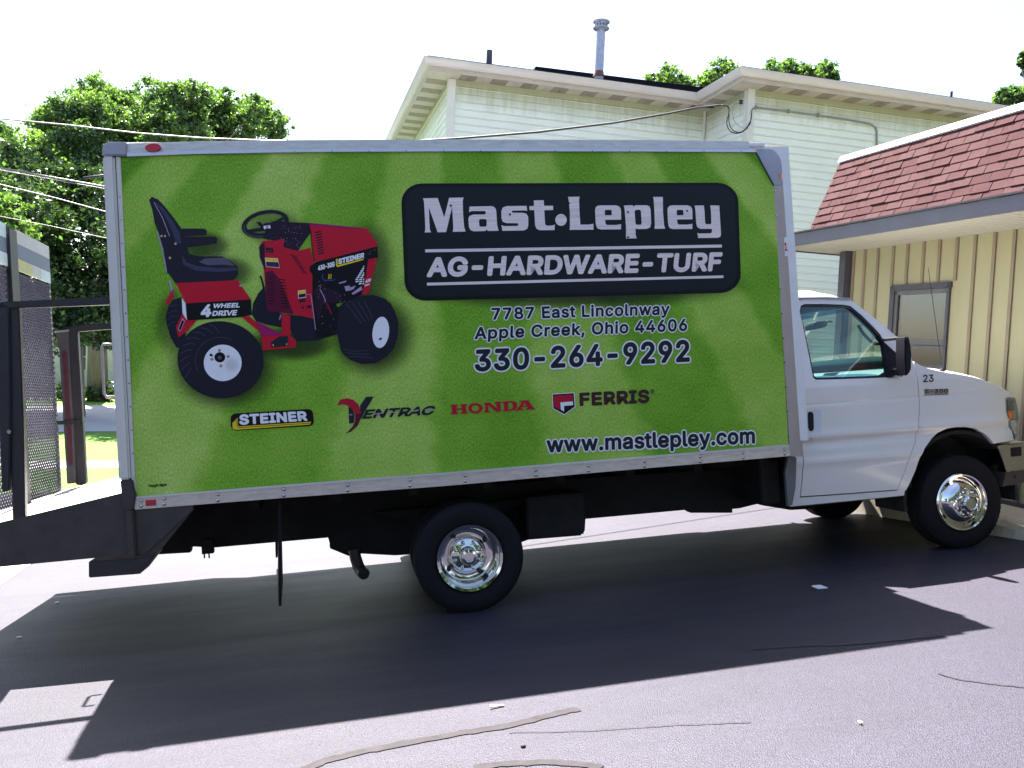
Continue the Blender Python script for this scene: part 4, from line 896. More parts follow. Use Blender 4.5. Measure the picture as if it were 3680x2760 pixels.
for q in (A, Bp):
    mesh_leaf(q); y0, y1, z1, zp = q['y0'], q['y1'], q['z1'], q['zp']
    h = z1 - zp
    def plate(nm, ya, yb, za_, zb_, m): MB().box((GX - .004, ya, za_), (GX + .006, yb, zb_)).build(nm, m, truck)
    first_ = plate_silver if q is A else refl_blue
    plate('gate_plate', y0, y1, zp + h * .66, z1, first_); plate('gate_plate', y0, y1, zp + h * .30, zp + h * .66 - .002, refl_navy)  # plate tops split into bands, their reflections painted as colours
    s1 = y0 + (y1 - y0) * .42; s2 = y0 + (y1 - y0) * .70
    plate('gate_plate', y0, s1, zp, zp + h * .30 - .002, gold_refl_lens if q is A else plate_silver); plate('gate_plate', s1 + .002, s2, zp, zp + h * .30 - .002, plate_silver); plate('gate_plate', s2 + .002, y1, zp, zp + h * .30 - .002, refl_blue)
    for yy in (y0, y1): MB().box((GX - .025, yy - .02, .80), (GX - .004, yy + .02, zp + .01)).build('gate_stile', black_steel, truck)
MB().box((GX - .03, 1.42, .78), (GX + .02, 1.57, 2.98)).build('gate_mullion', black_steel, truck, bevel=.005)

# ------------------------------------------------------------------ cab
def sstep(t): t = min(max(t, 0), 1); return t * t * (3 - 2 * t)
def ycab(x, z):
    y = .215
    if z > 1.36: y += (z - 1.36) * .24 + (z - 1.36) ** 2 * .05
    if z < .80: y += (.80 - z) * .10
    y += .20 * max(0, (x - 6.25) / .65) ** 2 * (1 if z < 1.6 else 1)
    # horizontal body lines pressed into the side
    for (zc_, wd, am) in ((1.235, .010, .006), (1.00, .035, -.012), (.935, .030, .014), (.80, .035, -.009)):
        y += am * math.exp(-((z - zc_) / wd) ** 2)
    return y
z4 = Z(2700, 900, 1.508)
def C(pts, yf=ycab): return XZ(pts, yf, z4)
arch = [(838, 1300), (862, 1255), (890, 1190), (915, 1120), (938, 1075), (975, 1022), (1015, 985), (1060, 965), (1110, 957), (1170, 957), (1220, 968), (1260, 990), (1290, 1018), (1315, 1048)]
door_gap_r = [(878, 612), (893, 660), (901, 720), (907, 800), (909, 880), (905, 960), (890, 1030), (868, 1090), (845, 1150), (818, 1225), (790, 1296)]
door_l = [(262, 690), (270, 830), (280, 980), (284, 1130), (278, 1240), (268, 1333)]
win = [(262, 330), (268, 300), (290, 290), (400, 290), (500, 294), (540, 302), (600, 352), (660, 412), (700, 455), (722, 500), (736, 600), (748, 688), (600, 694), (450, 699), (350, 701), (335, 690), (310, 560)]
dtop = [(240, 262), (400, 259), (530, 264), (545, 272), (640, 345), (720, 408), (800, 478), (850, 545)]
door_out = [(246, 300), (246, 265)] + dtop[1:] + [(876, 605)] + door_gap_r + [(520, 1316)] + door_l[::-1] + [(255, 560)]
def ins(loop, d=.004): return loop
dl = C(door_out); wl = C(win)
door = fillsheet('cab_door', [dl, wl], ycab, white_paint, truck, .05, .07, .012)
door2 = fillsheet('cab_door', [dl, wl], ycab, white_paint, truck, .05, .09, .06, flip=True)
dn = at_t(*z4(262, 500), .25)
# body behind the door and rocker
fillsheet('cab_corner', [C([(205, 560), (249, 560), (258, 690), (265, 830), (275, 980), (279, 1130), (273, 1240), (263, 1340), (515, 1323), (786, 1302), (832, 1300), (828, 1328), (520, 1358), (215, 1388), (205, 1372), (222, 1250), (236, 1120), (215, 900)])], ycab, white_paint, truck, .05, .07, .012)
fillsheet('cab_corner', [C([(205, 560), (249, 560), (258, 690), (265, 830), (275, 980), (279, 1130), (273, 1240), (263, 1340), (515, 1323), (786, 1302), (832, 1300), (828, 1328), (520, 1358), (215, 1388), (205, 1372), (222, 1250), (236, 1120), (215, 900)])], ycab, white_paint, truck, .05, .09, .06, flip=True)
fillsheet('rocker_trim', [C([(215, 1380), (520, 1352), (832, 1320), (834, 1334), (520, 1366), (222, 1394)])], lambda x, z: ycab(x, z) + .02, brown_steel, truck, .05, .1, 0)
# door seams: dark liner just behind the gaps
fillsheet('door_liner', [C([(243, 400), (240, 262), (530, 262), (800, 480), (882, 606), (898, 660), (913, 880), (895, 1035), (822, 1228), (792, 1302), (263, 1342), (281, 1130), (255, 640)]), C([(p[0] * 1.0, p[1]) for p in win])], lambda x, z: ycab(x, z) + .03, seal_m, truck, .02, .1, .06)
# fender
hood_edge = [(882, 602), (915, 622), (960, 640), (1010, 652), (1055, 662), (1130, 672), (1200, 686), (1270, 706), (1340, 736), (1395, 766), (1418, 786)]
fend = hood_edge + [(1432, 800), (1385, 797), (1377, 815), (1383, 880), (1400, 950), (1415, 990), (1424, 1026), (1330, 1044)] + arch[::-1] + [(793, 1302)] + [(p[0] + 3.5, p[1]) for p in door_gap_r[::-1]]
fl = C(fend)
fender = fillsheet('front_fender', [fl], ycab, white_paint, truck, .035, .045, .012)
fillsheet('front_fender', [fl], ycab, white_paint, truck, .035, .06, .06, flip=True)
# hood surface between the fenders
he = C(hood_edge); NS = 16; v = []; f = []
for (x, z) in he:
    y0 = ycab(x, z)
    for k in range(NS + 1):
        t = k / NS; y = y0 + (mir(y0) - y0) * t; s = 1 - abs(2 * t - 1) ** 4
        v.append((x + (.10 * s * sstep((x - 6.2) / .7)), y, z - .002 + s * (.085 + .01 * math.sin(x * 3))))
for i in range(len(he) - 1):
    for k in range(NS): f.append((i * (NS + 1) + k, i * (NS + 1) + k + 1, (i + 1) * (NS + 1) + k + 1, (i + 1) * (NS + 1) + k))
hood = pyd('hood', v, f, white_paint, truck, smooth=True, fix=True)
nx_, nz_ = he[-1]
MB().box((nx_ - .12, .42, .66), (nx_ + .02, mir(.42), nz_ - .02)).build('grille', chrome_dull, truck, bevel=.02)
for k in range(5): MB().box((nx_ + .018, .62, .78 + k * .09), (nx_ + .03, mir(.62), .81 + k * .09)).build('grille_bar', seal_m, truck)
MB().box((5.75, .62, .45), (nx_ - .13, mir(.62), 1.28)).build('engine_bay', chassis_m, truck)
MB().box((5.56, .30, .52), (5.74, mir(.30), 1.36)).build('firewall', chassis_m, truck)
lin = [(XF + .50 * math.cos(a), .42 + .50 * math.sin(a)) for a in np.linspace(-.15, math.pi + .15, 20)]
lin2 = [(XF + .53 * math.cos(a), .42 + .53 * math.sin(a)) for a in np.linspace(math.pi + .15, -.15, 20)]
MB().prism(lin + lin2, lambda a, b: (a, .262, b), lambda a, b: (a, .62, b)).build('wheel_well', chassis_m, truck)
MB().prism(lin + lin2, lambda a, b: (a, mir(.262), b), lambda a, b: (a, mir(.62), b)).build('wheel_well', chassis_m, truck)
# headlight
hl = lambda x, z: ycab(x, z) - .004
HL = fillsheet('headlight', [C([(1380, 800), (1400, 795), (1430, 802), (1442, 850), (1444, 940), (1440, 1000), (1430, 1026), (1420, 990), (1395, 930), (1382, 870)], hl)], hl, head_trim, truck, .06, .02, .05)
hl2 = lambda x, z: ycab(x, z) - .010
fillsheet('lens', [C([(1390, 812), (1420, 815), (1424, 866), (1392, 868)], hl2)], hl2, mat('smoked lens', (.10, .12, .10), .15), HL, .008, 0, 0)
fillsheet('lens', [C([(1392, 872), (1414, 872), (1414, 914), (1396, 912)], hl2)], hl2, amber_lens, HL, .008, 0, 0)
fillsheet('lens', [C([(1416, 872), (1432, 872), (1432, 914), (1416, 914)], hl2)], hl2, gold_refl_lens, HL, .008, 0, 0)
fillsheet('lens', [C([(1398, 920), (1434, 920), (1437, 960), (1430, 1005), (1420, 975), (1406, 945)], hl2)], hl2, clear_lens, HL, .008, 0, 0)
# bumper
yb = lambda x, z: .245 + .9 * max(0, x - 6.78) ** 2
bl = C([(1333, 1062), (1345, 1056), (1440, 1046), (1560, 1040), (1560, 1190), (1470, 1192), (1385, 1200), (1362, 1130), (1345, 1085)], yb)
bmp = MB().prism(bl, lambda a, b: (a, yb(a, b), b), lambda a, b: (a, mir(yb(a, b)), b)).build('bumper', chrome_dull, truck, bevel=.012)
bl2 = C([(1385, 1203), (1470, 1196), (1560, 1190), (1540, 1240), (1440, 1270), (1385, 1278), (1368, 1282), (1380, 1240)], yb)
MB().prism(bl2, lambda a, b: (a, yb(a, b) + .015, b), lambda a, b: (a, mir(yb(a, b)) - .015, b)).build('air_dam', brown_steel, truck, bevel=.01)
MB().prism(C([(1412, 1070), (1460, 1064), (1462, 1112), (1414, 1118)], yb), lambda a, b: (a, yb(a, b) - .006, b), lambda a, b: (a, yb(a, b) + .02, b)).build('bumper_pad', black_plastic, truck)
# fender lettering
yf_ = lambda x, z: ycab(x, z)
text_quad('lettering', '23', ((930, 714), (986, 712), (985, 672), (929, 674)), p_black, 1, off=.015, tf=z4, yv=yf_, parent=fender)
bd = fillsheet('badge', [C([(936, 753), (1066, 749), (1067, 782), (938, 786)])], lambda x, z: ycab(x, z) - .004, plate_silver, fender, .006, 0, 0)
text_quad('lettering', 'E-350', ((940, 772), (1064, 770), (1064, 750), (940, 752)), mat('badge maroon', (.05, .015, .02), .4), 4, off=.03, tf=z4, yv=yf_, parent=fender)
text_quad('lettering', 'SUPER DUTY', ((992, 782), (1062, 781), (1062, 775), (992, 776)), mat('badge maroon', (.05, .015, .02), .4), 4, off=.02, tf=z4, yv=yf_, parent=fender)
# handle, lock
fillsheet('door_handle', [C([(305, 885), (312, 874), (330, 876), (336, 890), (338, 965), (330, 980), (315, 978), (308, 960)])], lambda x, z: ycab(x, z) - .004, black_plastic, door, .015, .02, 0)
fillsheet('handle_recess', [C([(300, 866), (378, 864), (381, 985), (310, 994)])], lambda x, z: ycab(x, z) - .0005, mat('recess shade paint', (.66, .67, .72), .35, var=.03), door, .004, .02, .02)  # flat patch, the shade of the recess put into its darker colour
lk = at_t(*z4(328, 1020), .21); MB().lathe([(.001, -.008), (.010, -.008), (.013, 0)], c=(lk[0], ycab(lk[0], lk[2]), lk[2]), n=14, close=False).build('door_lock', chrome_dull, door)
# window seal and glass
win_in = [(268, 335), (276, 308), (298, 298), (400, 298), (498, 302), (535, 312), (592, 360), (652, 420), (690, 463), (712, 505), (726, 600), (736, 676), (600, 682), (450, 687), (356, 688), (343, 680), (318, 558)]
fillsheet('window_seal', [C([(p[0], p[1]) for p in win]), C(win_in)], lambda x, z: ycab(x, z) + .006, seal_m, door, .03, .08, .06)
fillsheet('window_glass', [C(win_in)], lambda x, z: ycab(x, z) + .018, cab_glass, door, .004, .1, .1)
fillsheet('window_glass', [C(win_in)], lambda x, z: ycab(x, z) + .018, cab_glass, door2, .004, .1, .1, flip=True)
fillsheet('mirror_sail', [C([(690, 463), (722, 498), (790, 560), (802, 640), (800, 686), (740, 690), (726, 600), (712, 505)], lambda x, z: ycab(x, z) - .01)], lambda x, z: ycab(x, z) - .01, black_plastic, door, .03, .05, .05)
# side mirror
def mirror(sgn):
    yv = .02 if sgn > 0 else mir(.02)
    body = C([(834, 484), (838, 462), (848, 458), (859, 480), (867, 520), (871, 560), (869, 640), (858, 668), (840, 680), (834, 600)], lambda x, z: .05)
    mb = MB(); d0, d1 = (.0, .20)
    f0_ = (lambda a, b: (a, .05, b)) if sgn > 0 else (lambda a, b: (a, mir(.05), b)); f1_ = (lambda a, b: (a, .165, b)) if sgn > 0 else (lambda a, b: (a, mir(.165), b))
    mb.prism(body, f0_, f1_); o = mb.build('side_mirror', black_plastic, truck, bevel=.016)
    xm, zm = np.mean([p[0] for p in body]), np.mean([p[1] for p in body])
    arm = MB()
    for dz in (.12, -.12, -.17):
        arm.tube([(xm - .0, .15, zm + dz), (xm - .03, .30, zm + dz)] if sgn > 0 else [(xm - .0, mir(.15), zm + dz), (xm - .03, mir(.30), zm + dz)], .013, 8)
    arm.build('mirror_arm', chrome_dull, o)
mirror(1); mirror(-1)
# roof
re_ = C([(238, 258), (300, 257), (400, 257), (470, 259), (530, 264), (548, 274)]); v = []; f = []
for i, (x, z) in enumerate(re_):
    y0 = ycab(x, z); hgt = (.115, .115, .11, .085, .045, .012)[i]
    for k in range(NS + 1):
        t = k / NS; y = y0 + (mir(y0) - y0) * t; s = 1 - abs(2 * t - 1) ** 5; v.append((x, y, z + s * hgt))
for i in range(len(re_) - 1):
    for k in range(NS): f.append((i * (NS + 1) + k, i * (NS + 1) + k + 1, (i + 1) * (NS + 1) + k + 1, (i + 1) * (NS + 1) + k))
pyd('cab_roof', v, f, white_paint, truck, smooth=True, fix=True)
pyd('headliner', [(a, b, c - .03) for a, b, c in v], f, grey_trim, truck, smooth=True)
fillsheet('drip_rail', [C([(236, 254), (400, 252), (535, 258), (536, 266), (400, 261), (236, 263)])], lambda x, z: ycab(x, z) - .014, grey_cap, truck, .03, .1, 0)
# windscreen
xr_, zr_ = re_[-1]; cw_ = C([(885, 605)])[0]; v = []; f = []; NR = 6
for j in range(NR + 1):
    u = j / NR; x = xr_ + (cw_[0] - xr_) * u; z = zr_ + (cw_[1] - zr_) * u; y0 = ycab(x, z) + .03
    for k in range(NS + 1):
        t = k / NS; y = y0 + (mir(y0) - y0) * t; v.append((x + .10 * (1 - abs(2 * t - 1) ** 3), y, z + .04 * (1 - u) * (1 - abs(2 * t - 1) ** 3)))
for j in range(NR):
    for k in range(NS): f.append((j * (NS + 1) + k, j * (NS + 1) + k + 1, (j + 1) * (NS + 1) + k + 1, (j + 1) * (NS + 1) + k))
pyd('windscreen', v, f[NS:], cab_glass, truck, smooth=True)
pyd('sun_band', v, f[:NS], band_glass, truck, smooth=True)
MB().tube([(xr_ + .02, .52, zr_ - .02), (xr_ + .10, YC, zr_ + .02), (xr_ + .02, mir(.52), zr_ - .02)], .03, 8).build('header_rail', grey_trim, truck)
MB().box((4.72, .27, .62), (4.80, mir(.27), 1.40)).build('cab_back_wall', grey_trim, truck)
MB().box((4.71, .40, 1.38), (4.79, mir(.40), 2.16)).build('cab_back_panel', grey_trim, truck)
MB().box((4.78, .30, .60), (5.58, mir(.30), .66)).build('cab_floor', dark_trim, truck)
for yy in (.40, 1.32):
    MB().box((4.86, yy, .66), (5.34, yy + .62, 1.0)).build('seat_cushion', grey_trim, truck, bevel=.05)
    MB().box((4.84, yy, 1.0), (4.98, yy + .62, 1.52)).build('seat_back', grey_trim, truck, bevel=.04)
# dashboard
d0 = C([(560, 600), (650, 602), (720, 612), (740, 690), (500, 690)], lambda x, z: .45)
zd = 1.44
dp = [(5.50, zd - .30), (5.44, zd - .12), (5.50, zd - .03), (5.62, zd + .03), (5.95, zd + .04), (6.02, zd - .08), (5.9, zd - .30)]
MB().prism(dp, lambda a, b: (a, .30, b), lambda a, b: (a, mir(.30), b)).build('dashboard', teal, truck, bevel=.03)
MB().prism([(5.38, zd - .10), (5.42, zd + .02), (5.55, zd + .08), (5.66, zd + .04), (5.6, zd - .1)], lambda a, b: (a, 1.52, b), lambda a, b: (a, 2.06, b)).build('instrument_hood', dark_trim, truck, bevel=.02)
sw = MB(); ring = [(5.24 + .19 * .45 * math.cos(a) , 1.80 + .19 * math.sin(a), zd - .02 + .19 * .88 * math.cos(a)) for a in np.linspace(0, 2 * math.pi, 29)]
sw.tube(ring, .014, 8, cap=False); sw.tube([(5.24, 1.80, zd - .02), (5.45, 1.80, zd - .10)], .03, 8); sw.tube([(5.24, 1.63, zd - .02), (5.24, 1.97, zd - .02)], .014, 8); sw.build('steering_wheel', dark_trim, truck, smooth=True)
pm_ = C([(335, 395), (342, 388), (405, 382), (408, 405), (400, 415), (345, 428), (336, 420)], lambda x, z: YC)
MB().prism(pm_, lambda a, b: (a, YC - .02, b), lambda a, b: (a + .02, YC + .18, b)).build('rear_view_mirror', dark_trim, truck, bevel=.008)
q1 = at_t(*z4(405, 390), YC); q2 = at_t(*z4(436, 388), YC + .02); MB().tube([q1, (q2 + q1) / 2 + np.array([0, 0, .01]), q2], .012, 8).build('mirror_stem', dark_trim, truck)
gh = [at_t(*z4(*p), .36) for p in ((580, 405), (592, 430), (615, 460), (645, 490), (675, 508), (700, 505))]
MB().tube(gh, .013, 8).build('grab_bar', grey_trim, truck, smooth=True)
# a-pillar inner trim
pi_ = C([(540, 300), (700, 452), (735, 520), (735, 600), (702, 500), (640, 430), (510, 305)], lambda x, z: ycab(x, z) + .07)
MB().prism(pi_, lambda a, b: (a, ycab(a, b) + .055, b), lambda a, b: (a, ycab(a, b) + .09, b)).build('pillar_trim', grey_trim, truck)
# antenna, wipers
a0 = at_t(*z4(1035, 648), .30); a1 = at_t(*z4(958, 92), .30)
MB().tube([a0, a1], [.0035, .002], 6).build('antenna', black_plastic, truck)
MB().lathe([(.022, 0), (.022, .012), (.012, .028), (.001, .03)], c=(a0[0], a0[1], a0[2] - .01), n=12, axis='z', close=False).build('antenna_base', black_plastic, truck)
wp = MB().tube([(5.93, .7, 1.535), (5.90, 1.05, 1.56), (5.88, 1.5, 1.57)], .008, 6); wp.build('wiper', black_plastic, truck)

# ------------------------------------------------------------------ CREAM BUILDING (right)
NC = np.array([.99340, .11470, 0]); NC /= np.linalg.norm(NC); AA = np.array([-NC[1], NC[0], 0]); K = .66
def cb(n_, s_, z_): return NC * n_ + AA * s_ + np.array([0, 0, z_])
cream = empty('cream_building', 'low cream building with board and batten walls and a maroon shingled mansard roof', 'building', (float(cb(7.7, 0, K)[0]), float(cb(7.7, 0, K)[1]), K))
CBM = Matrix.Translation(cream.location).inverted()
def cpart(mb, name, m, parent=None, **k):
    o = mb.build(name, m, parent or cream, **k)
    if not parent or parent is cream: o.data.transform(CBM)
    else: o.data.transform(CBM)
    return o
def cbox(n0, n1, s0, s1, z0, z1):
    return MB().add([cb(n_, s_, z_) for z_ in (z0, z1) for s_ in (s0, s1) for n_ in (n0, n1)], [(0, 2, 3, 1), (4, 5, 7, 6), (0, 1, 5, 4), (2, 6, 7, 3), (0, 4, 6, 2), (1, 3, 7, 5)])
WD = 7.72; SZ = 3.34; SEND = 3.26; SFAR = 2.90; SNEAR = -5.0
cpart(cbox(WD, 14, SNEAR, 1.395, K, SZ), 'wall', cream_m)
cpart(cbox(WD, 14, 2.215, SFAR, K, SZ), 'wall', cream_m)
cpart(cbox(WD, 14, 1.395, 2.215, K, 1.51), 'wall', cream_m)
cpart(cbox(WD, 14, 1.395, 2.215, 2.865, SZ), 'wall', cream_m)
cpart(cbox(WD + .35, 14, 1.395, 2.215, 1.51, 2.865), 'room_behind_window', dark_trim)
s = 2.68; first_b = None
ribs = [2.868, 2.681, 2.467, 2.229, 2.015, 1.786, 1.568, 1.343, 1.119, .891, .671] + [.671 - .222 * k for k in range(1, 24)]
for sr in ribs:
    if 1.33 < sr < 2.24:
        cpart(cbox(WD - .018, WD - .001, sr - .018, sr + .018, 2.885, SZ), 'batten', batten_m)
        cpart(cbox(WD - .018, WD - .001, sr - .018, sr + .018, K, 1.50), 'batten', batten_m)
    else: cpart(cbox(WD - .018, WD - .001, sr - .018, sr + .018, K + .04, SZ), 'batten', batten_m)
cpart(cbox(WD - .03, WD - .0, SNEAR, SFAR, K, K + .04), 'base_trim', trim_brown)
cpart(cbox(WD - .035, WD + .3, SFAR, SFAR + .03, K, SZ), 'corner_trim', trim_brown, bevel=.004)
dsp = cpart(cbox(WD - .10, WD - .02, SFAR + .0, SFAR + .13, K, SZ), 'downspout', trim_brown, bevel=.012)
# window
wf = MB()
for (s0, s1, z0, z1) in ((2.16, 2.225, 1.55, 2.875), (1.385, 1.415, 1.55, 2.875), (1.375, 2.225, 2.815, 2.875), (1.375, 2.225, 1.50, 1.55)):
    wf = cbox(WD - .028, WD + .012, s0, s1, z0, z1) if not wf.v else wf.add(cbox(WD - .028, WD + .012, s0, s1, z0, z1).v, cbox(0, 1, 0, 1, 0, 1).f)
winf = cpart(wf, 'window', trim_brown)
def sub(mb, name, m, **k): return cpart(mb, name, m, parent=winf, **k)
for (s0, s1, z0, z1) in ((2.115, 2.158, 2.20, 2.812), (1.417, 1.440, 2.20, 2.812), (1.417, 2.158, 2.765, 2.812), (1.417, 2.158, 2.20, 2.265), (2.115, 2.158, 1.56, 2.195), (1.417, 1.440, 1.56, 2.195), (1.417, 2.158, 2.150, 2.195), (1.417, 2.158, 1.56, 1.62)):
    sub(cbox(WD - .012 + (.02 if z1 < 2.2 else 0), WD + .03, s0, s1, z0, z1), 'sash', sash_m)
sub(cbox(WD + .006, WD + .012, 1.43, 2.13, 2.25, 2.78), 'pane', win_glass)
sub(cbox(WD + .026, WD + .030, 1.43, 2.13, 1.60, 2.16), 'pane', win_glass)
bl_ = MB()
for k in range(19):
    z = 2.25 + k * .028; q = cbox(WD + .035, WD + .045, 1.44, 1.86, z, z + .016); bl_.add(q.v, q.f)
prop(sub(bl_, 'blind_slats', blind_m), kind='stuff')
sub(cbox(WD + .10, WD + .12, 1.44, 1.86, 2.25, 2.80), 'blind_backing', dark_trim)
sub(cbox(WD + .11, WD + .13, 1.93, 2.13, 1.6, 2.80), 'curtain', mat('grey curtain', (.09, .10, .095), .9))
# soffit boards running out from the wall, fascia, mansard
ND = 6.80; k = 0; sx = SEND
while sx > SNEAR:
    cpart(cbox(ND + .01, WD + (.0 if sx < SFAR else .4), sx - .088, sx, SZ, SZ + .02), 'soffit_board', soffit_c)
    sx -= .10; k += 1
    if sx < -1.6: break
cpart(cbox(ND + .01, WD + .3, SNEAR, -1.6, SZ, SZ + .02), 'soffit_board', soffit_c)
cpart(cbox(ND + .01, WD + .3, SNEAR, SEND - .002, SZ + .006, SZ + .03), 'soffit_backing', trim_brown)
cpart(cbox(ND - .02, ND + .008, SNEAR, SEND, SZ - .02, SZ + .125), 'fascia', fascia_grey, bevel=.003)
cpart(cbox(ND - .05, ND + .02, SNEAR, SEND + .01, SZ + .127, SZ + .142), 'drip_edge', trim_brown)
cpart(cbox(ND, WD + .4, SEND - .0, SEND + .02, SZ - .015, SZ + .12), 'fascia', trim_brown)
MZ0, MZ1, MN0, MN1 = SZ + .125, 4.30, 6.80, 7.18; SM = 2.567
sl = math.hypot(MZ1 - MZ0, MN1 - MN0); dz_, dn_ = (MZ1 - MZ0) / sl, (MN1 - MN0) / sl
def mp_(u, s_, h=0.): return cb(MN0 + dn_ * u - dz_ * h, s_, MZ0 + dz_ * u + dn_ * h)      # u up the slope, h out of it
mans = MB().add([mp_(0, SNEAR), mp_(0, SM), mp_(sl, SM), mp_(sl, SNEAR), cb(9, SNEAR, MZ0), cb(9, SM, MZ0), cb(9, SM, MZ1), cb(9, SNEAR, MZ1)], [(0, 1, 2, 3), (0, 4, 5, 1), (1, 5, 6, 2), (2, 6, 7, 3), (4, 7, 6, 5), (0, 3, 7, 4)])
roof_ = cpart(mans, 'roof', mat('roof felt', (.05, .03, .03), .9))
NRW = 9; ex_ = sl / NRW; tw = .205; random.seed(3)
for r in range(-0, NRW):
    s = SM + .004; off = (0, .5, .23, .78)[r % 4] * tw; first_t = True
    while s > -.95:
        wdt = tw - .007 if not first_t else max(off, .05) ; first_t = False
        u0 = r * ex_ - .012 + random.uniform(-.003, .003); u1 = u0 + ex_ + .03; h = .011 + random.uniform(0, .009); g = .0 + random.uniform(-.002, .002)
        a_, b_ = s - wdt, s
        V_ = [mp_(u0, b_, h), mp_(u0 + g, a_, h + random.uniform(-.003, .004)), mp_(u1, a_, .003), mp_(u1, b_, .003), mp_(u0, b_, .003), mp_(u0, a_, .003)]
        sh = MB().add(V_, [(0, 1, 2, 3), (0, 4, 5, 1), (0, 3, 4), (1, 5, 2), (4, 3, 2, 5)])
        cpart(sh, 'shingle', shingle_r if random.random() < .6 else shingle_r2, parent=roof_)
        s -= wdt + .007
rest = MB()
for r in range(NRW):
    s = -.95 - (r % 2) * .1
    while s > SNEAR:
        rest.add([mp_(r * ex_ - .01, s, .016), mp_(r * ex_ - .01, s - .198, .016), mp_(r * ex_ + ex_ + .02, s - .198, .003), mp_(r * ex_ + ex_ + .02, s, .003), mp_(r * ex_ - .01, s, .0), mp_(r * ex_ - .01, s - .198, .0)], [(0, 1, 2, 3), (0, 4, 5, 1)]); s -= .205
prop(cpart(rest, 'shingles', shingle_r, parent=roof_), kind='stuff')
cpart(MB().add([mp_(sl - .01, SNEAR, .03), mp_(sl - .01, SM + .02, .03), mp_(sl + .065, SM + .02, .03), mp_(sl + .065, SNEAR, .03), mp_(sl - .01, SNEAR, .0), mp_(sl - .01, SM + .02, .0), mp_(sl + .06, SM + .02, -.2), mp_(sl + .06, SNEAR, -.2)], [(0, 1, 2, 3), (0, 4, 5, 1), (1, 5, 6, 2), (3, 2, 6, 7), (0, 3, 7, 4)]), 'flashing', flash_m)
# walkway slab with kerb face in front of it
kb = MB().add([cb(n_, s_, z_) for z_ in (-.2, K) for s_ in (-8, 9) for n_ in (6.695, 7.73)], [(0, 2, 3, 1), (4, 5, 7, 6), (0, 1, 5, 4), (2, 6, 7, 3), (0, 4, 6, 2), (1, 3, 7, 5)]).build('kerb', concrete, bevel=.012)
prop(kb, kind='structure')

# ------------------------------------------------------------------ WHITE BUILDING (behind)
W2 = np.array([-.0598, .9982, 0]); W2 /= np.linalg.norm(W2); W1 = np.array([W2[1], -W2[0], 0])
WDIST = 13.0; dL = float(W2 @ CAM) + WDIST
cTL = at_w(1615.7, 283.2, W2, dL); ZS = float(cTL[2])                       # soffit level at the left corner
cTR = at_w(2693, 319.6, (0, 0, 1), ZS); dR = float(W2 @ cTR)
uL = float(W1 @ cTL); uJ = float(W1 @ at_w(2569, 384, W2, dL)); uR = float(W1 @ cTR)
def wb(u, v, z): return W1 * u + W2 * v + np.array([0, 0, z])
oc = at_w(1543, 261, (0, 0, 1), ZS); ovh = max(.3, min(1.2, dL - float(W2 @ oc))); ovl = max(.3, min(1.2, uL - float(W1 @ oc)))
print('white bldg', 'ZS', ZS, 'uL', uL, 'uJ', uJ, 'uR', uR, 'dL', dL, 'dR', dR, 'overhang', ovh, ovl)
wb0 = wb(uL, dL, FZ)
whiteb = empty('white_building', 'tall pale green-white house with vinyl siding stained under the eaves', 'building', tuple(map(float, wb0)))
# local frame for siding so that z is measured from the soffit
Rw = Matrix([[W1[0], W2[0], 0, 0], [W1[1], W2[1], 0, 0], [0, 0, 1, 0], [0, 0, 0, 1]])
whiteb.matrix_world = Matrix.Translation(Vector((float(wb0[0]), float(wb0[1]), FZ))) @ Rw
HS = ZS - FZ                                            # local height of the soffit
sid_ref = empty('x', None, None) if False else None
def L_(mb, name, m, parent=None, **k): return mb.build(name, m, parent or whiteb, **k)
UE = uR - uL + 7.5; J = dL - dR; UJ = uJ - uL; UR = uR - uL
UJ = UR - .01
DEP = 9.0
L_(MB().box((.02, .02, 0), (UE, DEP, HS)), 'wall', trim_w)
L_(MB().box((UR + .02, -J + .02, 0), (UE, .02, HS)), 'wall', trim_w)
MATS['pale vinyl siding'].node_tree.nodes['ALG'].inputs[1].default_value = -.16 ; MATS['pale vinyl siding'].node_tree.nodes['ALG'].inputs[2].default_value = .20
EX = .1178
lip_m = mat('grimy board lip', (.60, .62, .48), .7)
def board(p0, p1, k, out, parent=None):
    """one course of siding from p0 to p1 (local xy), k courses below the soffit"""
    z1 = -k * EX; z0 = z1 - EX; (x0, y0), (x1, y1) = p0, p1
    t = .020; ox, oy = out
    prof = [(.004, z1), (.006, z0 + EX * .25), (t, z0 + .006), (t, z0), (.0, z0)]
    v = [(x0 + ox * a, y0 + oy * a, z) for a, z in prof] + [(x1 + ox * a, y1 + oy * a, z) for a, z in prof]
    n_ = len(prof); f = [(i, i + 1, n_ + i + 1, n_ + i) for i in range(n_ - 1)]
    o = pyd('siding_board', v, f, [siding_w, lip_m], whiteb, fix=False); o.data.polygons[2].material_index = 1; o.data.polygons[3].material_index = 1; o.location = (0, 0, HS); return o
for k in range(13): board((.1, 0), (UJ, 0), k, (0, -1))
for k in range(44): board((UR + .1, -J), (UR + 4.4, -J), k, (0, -1))
for k in range(13): board((UR, 0), (UR, -J + .1), k, (-1, 0))
for k in range(13): board((0, 5.5), (0, .1), k, (-1, 0))
def plain(p0, p1, out, k0, nm='siding_lower'):
    n_k = int(HS / EX); mb = MB()
    v = [(p0[0], p0[1], -k0 * EX), (p1[0], p1[1], -k0 * EX), (p1[0], p1[1], -HS), (p0[0], p0[1], -HS)]
    o = pyd(nm, v, [(0, 1, 2, 3)], siding_w, whiteb); o.location = (out[0] * .005, out[1] * .005, HS)
